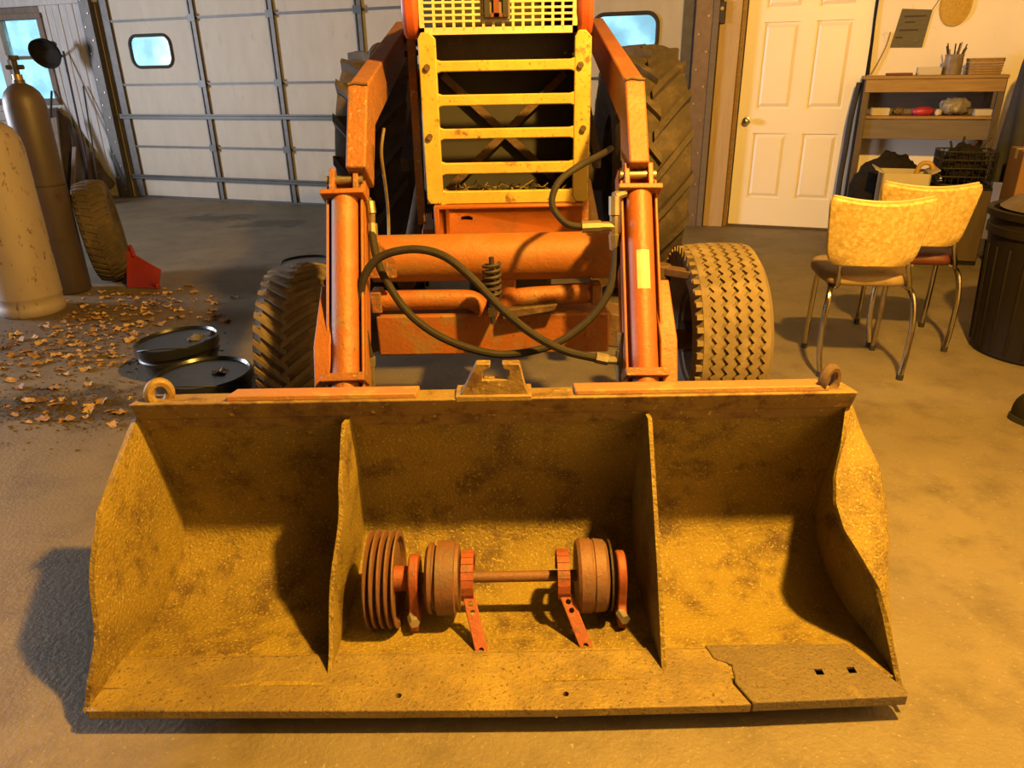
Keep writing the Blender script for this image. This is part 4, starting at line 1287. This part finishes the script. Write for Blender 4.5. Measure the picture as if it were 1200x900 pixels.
pail(pB, 'black pail with a leaf on its flat lid', 1.18, (0, 0), h=.155)
pC = ground_point(360, 306, .27)
pail((pC.x, pC.y, 0), 'black pail standing behind the front tractor tire', 1.0, (0, 0), h=.26)
m = MB()
c_ = cam_point(237, 388, pA.y + .0)
c_ = Vector((pA.x + .10, pA.y + .03, .178))
m.grid(lambda u, v: (c_.x + (u - .5) * .10, c_.y + (v - .5) * .10, c_.z - .004 + .022 * abs(noise.noise((u * 4, v * 4, 3))) + .012 * math.sin(u * 6) * math.sin(v * 5)), 12, 12, .003)
tag(m.build('greasy_rag', mat('grey_rag', (0.26, 0.24, 0.22), (0.10, 0.09, 0.08), 25, 0.9)), 'crumpled grey rag on the oily pail lid', 'rag')

# ---- dry leaves: individuals, then crumbs
def leaf_mesh(name, mt_, seed):
    rnd = random.Random(seed)
    n = 13
    V = [(0, 0, .006)]
    for k in range(n):
        a_ = 2 * PI * k / n
        r = .5 * (1.0 if k % 2 else .80) * rnd.uniform(.68, 1.1)
        V.append((r * math.cos(a_) * 1.25, r * math.sin(a_) * .8, .03 + .30 * rnd.random() * abs(math.sin(a_))))
    F = [(0, 1 + k, 1 + (k + 1) % n) for k in range(n)]
    m = MB(); m.add([Vector(v) for v in V], F)
    me = bpy.data.meshes.new(name)
    me.from_pydata([tuple(v) for v in m.v], [], m.f)
    me.materials.append(MT[mt_])
    return me
LK = ('leaf_a', 'leaf_b', 'leaf_c', 'leaf_a', 'leaf_b')
LM = [leaf_mesh('dry_leaf', mt_, sd) for sd, mt_ in enumerate(LK)]
LMK = {me.name: k for me, k in zip(LM, LK)}
clusters = [((135, 372), (60, 20), 46), ((185, 360), (40, 12), 22), ((100, 395), (60, 16), 36), ((60, 412), (50, 16), 22), ((25, 420), (25, 12), 12), ((115, 415), (40, 14), 24), ((110, 430), (12, 6), 8),
            ((150, 345), (60, 8), 10), ((250, 372), (14, 5), 5), ((230, 350), (40, 8), 5), ((60, 445), (50, 14), 8), ((40, 480), (50, 16), 10), ((120, 480), (40, 14), 8)]
obstacles = [(-2.98, 4.42, .21), (-2.98, 4.87, .14), (-2.83, 5.14, .30), (pA.x, pA.y, .2), (pB.x, pB.y, .2), (-2.545, 5.10, .18), (-.885, 2.7, .4)]
laid = []
for (cx, cy), (sx, sy), cnt in clusters:
    for k in range(int(cnt * 2.3)):
        g = ground_point(cx + random.gauss(0, sx * .55), cy + random.gauss(0, sy * .55))
        if any((g.x - a_) ** 2 + (g.y - b_) ** 2 < c_ ** 2 for a_, b_, c_ in obstacles): continue
        s = random.uniform(.026, .08)
        if any((g.x - a_) ** 2 + (g.y - b_) ** 2 < (.44 * (s + c_)) ** 2 for a_, b_, c_ in laid): continue
        laid.append((g.x, g.y, s))
        o = bpy.data.objects.new('dry_leaf', random.choice(LM))
        col.objects.link(o)
        o.scale = (s, s, s)
        o.location = (g.x, g.y, .001 - .006 * s)
        o.rotation_euler = (random.uniform(-.1, .1), random.uniform(-.1, .1), random.uniform(0, 6.28))
        kind_ = {'leaf_a': 'tan', 'leaf_b': 'pale', 'leaf_c': 'dark brown'}[LMK[o.data.name]]
        size_ = 'small' if s < .042 else ('medium' if s < .06 else 'large')
        place_ = 'on the oil stain' if cy > 440 else ('beside the black pails' if cx > 200 else ('below the fat beige cylinder' if cx < 70 else 'before the brown tire'))
        tag(o, size_ + ' ' + kind_ + ' dry leaf lying on concrete ' + place_, 'leaf', 'dry leaves scattered on the floor')
o = bpy.data.objects.new('dry_leaf', LM[1]); col.objects.link(o)
o.scale = (.07, .07, .07); o.location = (pB.x + .06, pB.y + .02, .186)
tag(o, 'single pale leaf lying on the black pail lid', 'leaf')
m = MB()
for k in range(1500):
    q = random.random()
    if q < .5: g = ground_point(random.gauss(85, 55), random.gauss(478, 13))
    elif q < .85: g = ground_point(random.gauss(120, 70), random.gauss(398, 22))
    else: g = ground_point(random.uniform(0, 240), random.uniform(350, 530))
    if any((g.x - a_) ** 2 + (g.y - b_) ** 2 < c_ ** 2 for a_, b_, c_ in obstacles): continue
    s = random.uniform(.003, .011)
    a_ = random.uniform(0, 6.28)
    p = [Vector((g.x + s * math.cos(a_ + t) * f_, g.y + s * math.sin(a_ + t) * f_, .0005)) for t, f_ in ((0, 1.2), (2.0, .9), (4.1, 1))]
    p.append(Vector((g.x, g.y, s * .6)))
    m.add(p, [(2, 1, 0), (0, 1, 3), (1, 2, 3), (2, 0, 3)])
tag(m.build('leaf_litter', MT['crumb'], smooth=False), 'dark crumbs of leaf litter and oil absorbent on the floor', 'litter', kind='stuff')

# ================================================================== THE RIGHT SIDE
# ---- kitchen chairs
def make_chair(label, seat_m, loc, rz):
    t_ = thing('kitchen_chair', label, 'chair', loc, rz, 'vinyl kitchen chairs')
    m = MB()
    def seat(u, v):
        a_ = 2 * PI * u
        q = 4.5
        cx, sy = math.cos(a_), math.sin(a_)
        k = (abs(cx) ** q + abs(sy) ** q) ** (-1 / q)
        z, r = [(.425, 0.0), (.425, .93), (.432, .985), (.448, 1.0), (.468, .985), (.478, .92), (.487, .5), (.488, 0.0)][round(v * 7)]
        return (.192 * k * cx * r - .014, .02 + .20 * k * sy * r, z)
    m.grid(seat, 48, 7)
    m.build('seat', MT[seat_m], t_, local=True, angle=60)
    m = MB()
    def back(u, v, off=0):
        s_ = 2 * u - 1
        z = .545 + v * .265
        hw_ = lerp(.165, .205, v ** .8)
        if v < .15: hw_ -= .03 * ((.15 - v) / .15) ** 2
        if v > .9: hw_ -= .012 * ((v - .9) / .1) ** 2
        x = s_ * hw_ - .045
        zt = z + .018 * (s_ ** 2) * v - .010 * (1 - s_ ** 2) * (1 - v)
        y = -.215 - .055 * v + .045 * (1 - s_ ** 2) * -1 + .03
        return (x, y, zt)
    m.grid(lambda u, v: back(u, v), 20, 12, -.030)
    bk_ = m.build('backrest', MT['vinyl'], t_, local=True, bevel=.009, angle=50)
    m = MB()
    rim = [back(i / 20, 1) for i in range(21)] + [back(1, 1 - i / 12) for i in range(1, 13)] + [back(1 - i / 20, 0) for i in range(1, 21)] + [back(0, i / 12) for i in range(1, 12)]
    m.tube(rim, .006, 6, closed=True)
    m.build('piping', MT['piping'], bk_, local=True)
    for sx in (-1, 1):
        m = MB(); m.tube(smooth_path([(sx * .135 - .035, -.205, .62), (sx * .14 - .02, -.20, .52), (sx * .15, -.17, .43), (sx * .155, -.12, .412), (sx * .16, .02, .412)], 6), .011, 10)
        m.build('back_post', MT['chrome'], t_, local=True)
        m = MB(); m.tube(smooth_path([(sx * .155, .06, .415), (sx * .165, -.10, .412), (sx * .178, -.165, .37), (sx * .190, -.185, .26), (sx * .188, -.19, .12), (sx * .175, -.205, .012)], 6), .0125, 10)
        lg = m.build('leg', MT['chrome'], t_, local=True)
        m = MB(); m.cyl((sx * .175, -.205, .0), (sx * .1755, -.2045, .025), .015, n=12)
        m.build('foot_cap', MT['rubber_black'], lg, local=True)
        m = MB(); m.tube(smooth_path([(sx * .150, .00, .415), (sx * .155, .10, .412), (sx * .162, .145, .38), (sx * .165, .165, .20), (sx * .165, .185, .012)], 6), .0125, 10)
        lg = m.build('leg', MT['chrome'], t_, local=True)
        m = MB(); m.cyl((sx * .165, .185, 0), (sx * .165, .184, .025), .015, n=12)
        m.build('foot_cap', MT['rubber_black'], lg, local=True)
    return t_
make_chair('yellow patterned vinyl chair with worn cream seat, facing away', 'seat_cream', (1.635, 3.32, 0), R(-9))
make_chair('yellow patterned vinyl chair with dark red seat beside the black can', 'seat_red', (2.05, 3.68, 0), R(-14))
# ---- trash can
c_ = Vector((2.61, 3.42, 0))
t_ = thing('trash_can', 'big dark plastic trash can standing beside the yellow chairs', 'trash can', c_)
pf = [(0, 0), (.272, 0), (.280, .012), (.310, .55), (.315, .58), (.326, .585), (.326, .62), (.320, .625), (.320, .66), (.338, .665), (.340, .695), (.326, .70), (.312, .69), (.302, .60), (.268, .03), (0, .03)]
m = MB(); m.lathe(pf, 48, c_)
m.build('can_body', MT['can'], t_, angle=30)
for k in range(24):
    a_ = 2 * PI * k / 24
    m = MB(); m.beam(c_ + Vector((.281 * math.cos(a_), .281 * math.sin(a_), .03)), c_ + Vector((.309 * math.cos(a_), .309 * math.sin(a_), .53)), .012, .012)
    m.build('rib', MT['can'], t_, bevel=.003)
m = MB()
m.grid(lambda u, v: (c_.x + (.29 * v) * math.cos(2 * PI * u) , c_.y + .29 * v * math.sin(2 * PI * u), .70 + .10 * (1 - v * v) + .05 * noise.noise((math.cos(2 * PI * u) * 3 * v, math.sin(2 * PI * u) * 3 * v, 5)) * (1 - v ** 4)), 28, 10)
tag(m.build('trash_bag', mat('grey_trash_film', (0.16, 0.12, 0.085), (0.10, 0.075, 0.055), 8, 0.4, 0, 0.4, 20)), 'crumpled grey bag heaped in the trash can', 'bag')


be = wall_root('work_bench', 'wooden wall bench with open shelf beside the white door', 1.39, .21, None, 'bench')
bw_, bd = .44, .20
m = MB(); m.b2(-bw_ - .03, bw_ + .03, -bd - .02, bd, 1.225, 1.25)
m.build('bench_top', MT['wood'], be, local=True, bevel=.004)
m = MB(); m.b2(-bw_ - .02, bw_ + .02, -bd - .012, -bd + .012, 1.135, 1.225)
m.build('apron', MT['wood'], be, local=True, bevel=.003)
m = MB(); m.b2(-bw_, bw_, -bd + .02, bd, .945, .967)
m.build('shelf', MT['wood'], be, local=True, bevel=.003)
m = MB(); m.b2(-bw_, bw_, -bd + .02, -bd + .045, .800, .940)
m.build('lower_board', MT['grey_wood'], be, local=True, bevel=.003)
m = MB(); m.b2(-bw_, bw_, bd - .03, bd - .012, .967, 1.225)
m.build('back_board', MT['grey_wood'], be, local=True)
for x in (-bw_ - .005, bw_ + .005):
    for y in (-bd + .02, bd - .02):
        m = MB(); m.b2(x - .022, x + .022, y - .022, y + .022, 0, 1.225)
        m.build('leg', MT['dark_wood'], be, local=True, bevel=.003)
def wbox(name, label, cat, s, off, z, size, mt_, rz=0, bevel=.004, lid=None):
    o_ = WP(s, off, z)
    m = MB(); m.box((o_.x, o_.y, o_.z + size[2] / 2), size, Matrix.Rotation(WA + rz, 3, 'Z'))
    return tag(m.build(name, MT[mt_], bevel=bevel), label, cat)
# on the top
b_ = WP(1.725, .22, 1.25)
t_ = thing('wicker_basket', 'small woven basket on the bench top', 'basket', b_, WA)
m = MB()
for k in range(6):
    z = .008 + k * .0165
    h_ = rrect(.20 + k * .003, .13 + k * .002, .02, 3)
    m.tube([(x + (.004 if i % 2 else -.004) * (1 if k % 2 else -1) * .5, y, z) for i, (x, y) in enumerate(h_)], .0088, 6, closed=True)
m.b2(-.10, .10, -.065, .065, 0, .008)
m.build('basket_weave', MT['basket'], t_, local=True)
m = MB(); m.tube([(x, y, .104) for x, y in rrect(.222, .146, .02, 3)], .008, 6, closed=True)
m.build('basket_rim', MT['basket'], t_, local=True)
b_ = WP(1.515, .24, 1.25)
t_ = thing('pen_jar', 'clouded jar full of pens next to the basket', 'jar', b_)
m = MB(); m.lathe([(0, 0), (.06, 0), (.065, .01), (.062, .12), (.066, .14), (.058, .14), (.055, .02), (0, .02)], 24, b_)
m.build('jar_body', MT['glassjar'], t_)
for k in range(9):
    a_ = k * 2.4
    p0 = b_ + Vector((.02 * math.cos(a_), .02 * math.sin(a_), .03)); p1 = b_ + Vector((.075 * math.cos(a_), .05 * math.sin(a_), .17 + .05 * random.random()))
    m = MB(); m.tube([p0, p1], .0045, 6)
    tag(m.build('pen', MT[('dark_iron', 'strut', 'wood', 'cloth_dark')[k % 4]]), ('black', 'grey', 'brown wooden', 'dark')[k % 4] + ' pen sticking out of the clouded jar', 'pen', 'pens in the clouded jar')
wbox('paper_box', 'low white card box on the bench top', 'box', 1.36, .25, 1.25, (.16, .10, .055), 'white_box')
wbox('notebook', 'flat dark red notebook on the bench top', 'notebook', 1.16, .27, 1.25, (.17, .12, .018), 'seat_red', R(4))
# on the shelf
wbox('card_box', 'small cream card box on the bench shelf', 'box', 1.07, .30, .967, (.125, .11, .055), 'white_box')
wbox('foam_block', 'cream foam block at the end of the bench shelf', 'block', 1.76, .30, .967, (.11, .10, .045), 'white_box', R(3))
def blob(name, label, cat, c, size, mt_, seed=0, amp=.2, fr=2.5):
    m = MB()
    def fn(u, v):
        a_ = 2 * PI * u; b2_ = PI * v
        d = Vector((math.sin(b2_) * math.cos(a_), math.sin(b2_) * math.sin(a_), -math.cos(b2_)))
        k = 1 + amp * noise.noise(d * fr + Vector((seed, seed * 2, 0)))
        p = Vector((d.x * size[0] * k, d.y * size[1] * k, max(d.z, -.72) * size[2] * k))
        return c + p + Vector((0, 0, size[2] * .72))
    m.grid(fn, 28, 16)
    lo = min(p.z for p in m.v)
    for p in m.v: p.z += c.z - lo
    return tag(m.build(name, MT[mt_], angle=80), label, cat)
blob('black_bundle', 'black cloth bundle on the floor below the leaning planks', 'bundle', WP(-7.17, .84), (.15, .12, .13), 'cloth_dark', 12, .4, 2.5)
blob('pink_pouch', 'bright pink pouch on the bench shelf', 'pouch', WP(1.37, .28, .967), (.085, .05, .036), 'pink', 2, .1)
blob('plastic_bag', 'crumpled grey plastic bag on the bench shelf', 'bag', WP(1.58, .26, .967), (.105, .07, .07), 'bag', 5, .35, 3.5)
blob('rag_bundle', 'small dark bundle on the bench shelf by the card box', 'bundle', WP(1.20, .26, .967), (.04, .04, .03), 'grey_wood', 8, .3)
blob('cotton_wad', 'small pale wad between pink pouch and grey bag', 'wad', WP(1.47, .30, .967), (.024, .024, .024), 'white_box', 9, .3)
# under and beside the bench
bx = WP(1.12, .75)
wbox('tool_chest', 'low dark chest holding the black jacket', 'chest', 1.08, .63, 0, (.36, .32, .30), 'dark_wood')
m = MB()
jc = WP(1.12, .63, .295)
def jacket(u, v):
    a_ = 2 * PI * u; b2_ = PI * v
    d = Vector((math.sin(b2_) * math.cos(a_), math.sin(b2_) * math.sin(a_), -math.cos(b2_)))
    k = 1 + .28 * noise.noise(d * 2.4 + Vector((1, 4, 2))) + .08 * noise.noise(d * 7)
    lean_ = .10 * max(d.z, 0)
    return jc + Vector((d.x * .22 * k + lean_, d.y * .17 * k, .20 + d.z * .215 * k))
m.grid(jacket, 36, 22)
tag(m.build('black_jacket', MT['cloth_dark'], angle=80), 'black jacket heaped beside the door under the bench', 'jacket')
o_ = WP(1.225, 1.03)
t_ = thing('white_carton', 'white cardboard carton with open top behind the chairs', 'box', o_, WA)
m = MB()
for (x0, x1, y0, y1, z0, z1) in ((-.15, .15, -.15, -.14, 0, .64), (-.15, .15, .14, .15, 0, .64), (-.15, -.14, -.15, .15, 0, .64), (.14, .15, -.15, .15, 0, .64), (-.15, .15, -.15, .15, 0, .01)):
    m.b2(x0, x1, y0, y1, z0, z1)
m.build('carton_body', MT['white_box'], t_, local=True)
for sx in (-1, 1):
    m = MB(); m.beam((sx * .15, 0, .64), (sx * .20, 0, .665), .28, .006, side=(0, 1, 0))
    m.build('flap', MT['white_box'], t_, local=True)
m = MB(); m.b2(-.14, .14, -.14, .14, .50, .58)
m.build('contents', MT['cloth_dark'], t_, local=True)
# yellow handle thing (duster) leaning out of the carton
m = MB(); m.tube(smooth_path([WP(1.30, 1.0, .585), WP(1.32, 1.0, .68), WP(1.38, 1.0, .69), WP(1.42, 1.0, .62)], 6), .016, 8)
tag(m.build('yellow_tube', MT['yellow_plastic']), 'bent yellow tube sticking out of the white carton', 'tube')
# wire crate with dark stuff on a dark cabinet
o_ = WP(1.60, .86)
t_ = thing('low_cabinet', 'low dark cabinet beneath the black wire crate', 'cabinet', o_, WA)
m = MB(); m.b2(-.19, .19, -.15, .15, 0, .54)
m.build('cabinet_body', MT['cloth_dark'], t_, local=True, bevel=.005)
for sx in (-1, 1):
    m = MB(); m.b2(sx * .095 - .09, sx * .095 + .09, -.162, -.15, .03, .52)
    dd = m.build('door', MT['dark_wood'], t_, local=True, bevel=.004)
    m = MB(); m.b2(sx * .02 - .006, sx * .02 + .006, -.182, -.162, .30, .36)
    m.build('handle', MT['strut'], dd, local=True)
o_ = WP(1.61, .86, .54)
t_ = thing('wire_crate', 'black wire crate full of dark tools by the bench', 'crate', o_, WA)
m = MB()
for k in range(5):
    z = .01 + k * .055
    m.tube([(x, y, z) for x, y in rrect(.34, .28, .03, 3)], .005, 6, closed=True)
for x in [-.16 + .04 * k for k in range(9)]:
    for y in (-.14, .14): m.tube([(x * .99, y, .005), (x * .99, y, .235)], .004, 6)
for y in [-.15 + .05 * k for k in range(7)]:
    for x in (-.17, .17): m.tube([(x, y * .95, .005), (x, y * .95, .235)], .004, 6)
m.build('wire_frame', MT['black_plastic'], t_, local=True)
blob('tool_bag', 'dark tool bag stuffed in the black wire crate', 'bag', WP(1.61, .86, .547), (.14, .11, .14), 'cloth_dark', 4, .4, 3)
for k in range(4):
    p0 = WP(1.53 + .045 * k, .84, .74); p1 = WP(1.50 + .08 * k, .86, .83 + .03 * (k % 2))
    m = MB(); m.tube([p0, p1], .008, 8)
    tag(m.build(('wrench', 'screwdriver', 'screwdriver', 'wrench')[k], MT[('strut', 'dark_iron', 'seat_red', 'galv')[k]]), ('grey wrench', 'black screwdriver', 'dark red screwdriver', 'silver wrench')[k] + ' sticking out of the dark tool bag', 'tool')
# tall dark coat on a stand, cartons and grey bag at the edge
o_ = WP(2.02, .70)
t_ = thing('coat_stand', 'dark navy coat hanging on a stand by the bench', 'coat stand', o_)
m = MB(); m.cyl(o_, o_ + Vector((0, 0, 1.62)), .018, n=12); m.cyl(o_, o_ + Vector((0, 0, .02)), .16, n=24)
m.build('stand_pole', MT['dark_wood'], t_)
m = MB()
def coat(u, v):
    a_ = 2 * PI * u
    z = .55 + .98 * v
    r = lerp(.20, .17, v) if v < .85 else lerp(.17, .05, (v - .85) / .15)
    r *= 1 + .16 * math.sin(a_ * 5 + v * 3) * (1 - v * .7)
    return o_ + Vector((r * math.cos(a_), r * .62 * math.sin(a_), z))
m.grid(coat, 40, 14)
m.build('coat', MT['navy'], t_, angle=80)
m = MB(); m.cyl(o_ + Vector((-.04, 0, 1.50)), o_ + Vector((-.02, -.02, 1.60)), .055, .04, n=16)
m.build('coat_hood', MT['white_box'], t_)
def carton(name, label, c, size, rz, mt_):
    t_ = thing(name, label, 'box', c, rz)
    m = MB(); m.b2(-size[0] / 2, size[0] / 2, -size[1] / 2, size[1] / 2, 0, size[2])
    m.build('carton_body', MT[mt_], t_, local=True, bevel=.004)
    m = MB(); m.b2(-size[0] / 2 - .001, size[0] / 2 + .001, -.03, .03, size[2] - .06, size[2] + .0015)
    m.build('tape', MT['label'], t_, local=True)
    return t_
carton('brown_carton', 'brown cardboard carton standing behind the trash can', WP(2.02, 1.25), (.40, .34, .82), WA, 'carton')

# ---- things on the wall
t_ = wall_root('dark_sheet', 'crooked dark printed sheet pinned to the wall', 1.215, .006, None, 'poster', z=1.58)
m = MB(); m.prism([(-.125, -.13), (.10, -.135), (.125, .125), (-.085, .14)], .004, (0, 0, 0), (1, 0, 0), (0, 0, 1))
m.build('sheet', MT['paper_dark'], t_, local=True, smooth=False)
m = MB()
for z, x0, x1 in ((.085, -.06, .09), (.045, -.05, .02), (-.01, -.08, .05), (-.06, -.10, -.05)):
    m.b2(x0, x1, -.004, -.0022, z - .006, z + .006)
m.build('print_lines', MT['dark_iron'], t_, local=True)
o_ = WP(1.49, .03, 1.72)
t_ = wall_root('straw_mat', 'yellow woven straw mat hung on the wall above the basket', 1.49, .0, None, 'mat', z=1.60)
m = MB()
def straw(u, v):
    a_ = 2 * PI * u; r = .145 * v
    return (r * math.cos(a_) * .72, -.010 - .012 * (1 - v * v) + .006 * noise.noise((math.cos(a_) * 9 * v, math.sin(a_) * 9 * v, v)), .135 + r * math.sin(a_) * (1.6 if math.sin(a_) > 0 else 1.0))
m.grid(straw, 36, 14, .004)
m.build('woven_pad', MT['straw'], t_, local=True, angle=60)
m = MB(); m.tube([(x * .72 * .145, -.012, .135 + z * .145 * (1.6 if z > 0 else 1)) for x, z in [(math.cos(2 * PI * k / 30), math.sin(2 * PI * k / 30)) for k in range(30)]], .006, 6, closed=True)
m.build('woven_edge', MT['straw'], t_, local=True)
m = MB(); m.tube(smooth_path([(-.09, -.01, .26), (-.12, -.01, .17), (-.16, -.01, .09)], 6), .003, 6)
m.build('hanging_string', MT['dark_wood'], t_, local=True)
m = MB(); m.tube(smooth_path([WP(.955, .012, 2.4), WP(.945, .012, 1.8), WP(.955, .012, 1.5), WP(.965, .014, 1.254)], 8), .010, 8)
tag(m.build('black_cable', MT['cloth_dark']), 'black cable hanging between the white door and the bench', 'cable')
m = MB(); m.tube(smooth_path([WP(1.075, .012, 1.56), WP(1.06, .012, 1.46), WP(1.02, .014, 1.34), WP(.985, .016, 1.26)], 8), .006, 8)
tag(m.build('brown_rope', MT['wood']), 'brown rope running from dark sheet down to the bench', 'rope')
m = MB(); m.tube(smooth_path([WP(.905, .10, 1.20), WP(.88, .12, .95), WP(.875, .13, .70), WP(.87, .14, .45), WP(.875, .16, .2), WP(.88, .2, .022)], 8), .022, 10)
tag(m.build('rubber_hose', MT['navy']), 'thick dark hose hanging at the end of the bench', 'hose')
t_ = wall_root('door_latch', 'small dark metal latch box on the pine jamb board', -.205, .05, None, 'latch', z=1.66)
m = MB(); m.b2(-.028, .028, -.03, .0, 0, .16)
m.build('latch_body', MT['dark_iron'], t_, local=True, bevel=.005)
m = MB(); m.cyl((0, -.03, .11), (0, -.042, .11), .014, n=12)
m.build('latch_knob', MT['brass'], t_, local=True)
m = MB(); m.tube([(0, -.012, .16), (0, -.012, .50)], .008, 8)
m.build('latch_rod', MT['dark_iron'], t_, local=True)

sg = ground_point(1228, 503)
t_ = thing('black_shoe', 'black shoe standing on the bare floor near the trash can', 'shoe', sg, R(35))
m = MB()
def shoe(u, v):
    a_ = 2 * PI * u
    L2, W2 = .14, .048
    x = W2 * math.cos(a_) * (1 + .12 * math.sin(a_)); y = L2 * math.sin(a_)
    hgt = interp([(-.14, .055), (-.05, .06), (.02, .095), (.14, .10)], y)
    k = (1 - v ** 3 * .55)
    return (x * k, y * (1 - .25 * v ** 3), .022 + hgt * v)
m.grid(shoe, 32, 8)
n0 = len(m.v)
m.build('upper', MT['cloth_dark'], t_, local=True, angle=60)
m = MB(); m.prism([(.052 * math.cos(2 * PI * k / 28) * (1 + .12 * math.sin(2 * PI * k / 28)), .146 * math.sin(2 * PI * k / 28)) for k in range(28)], .024, (0, 0, .012), (1, 0, 0), (0, 1, 0))
m.build('sole', MT['rubber_black'], t_, local=True)
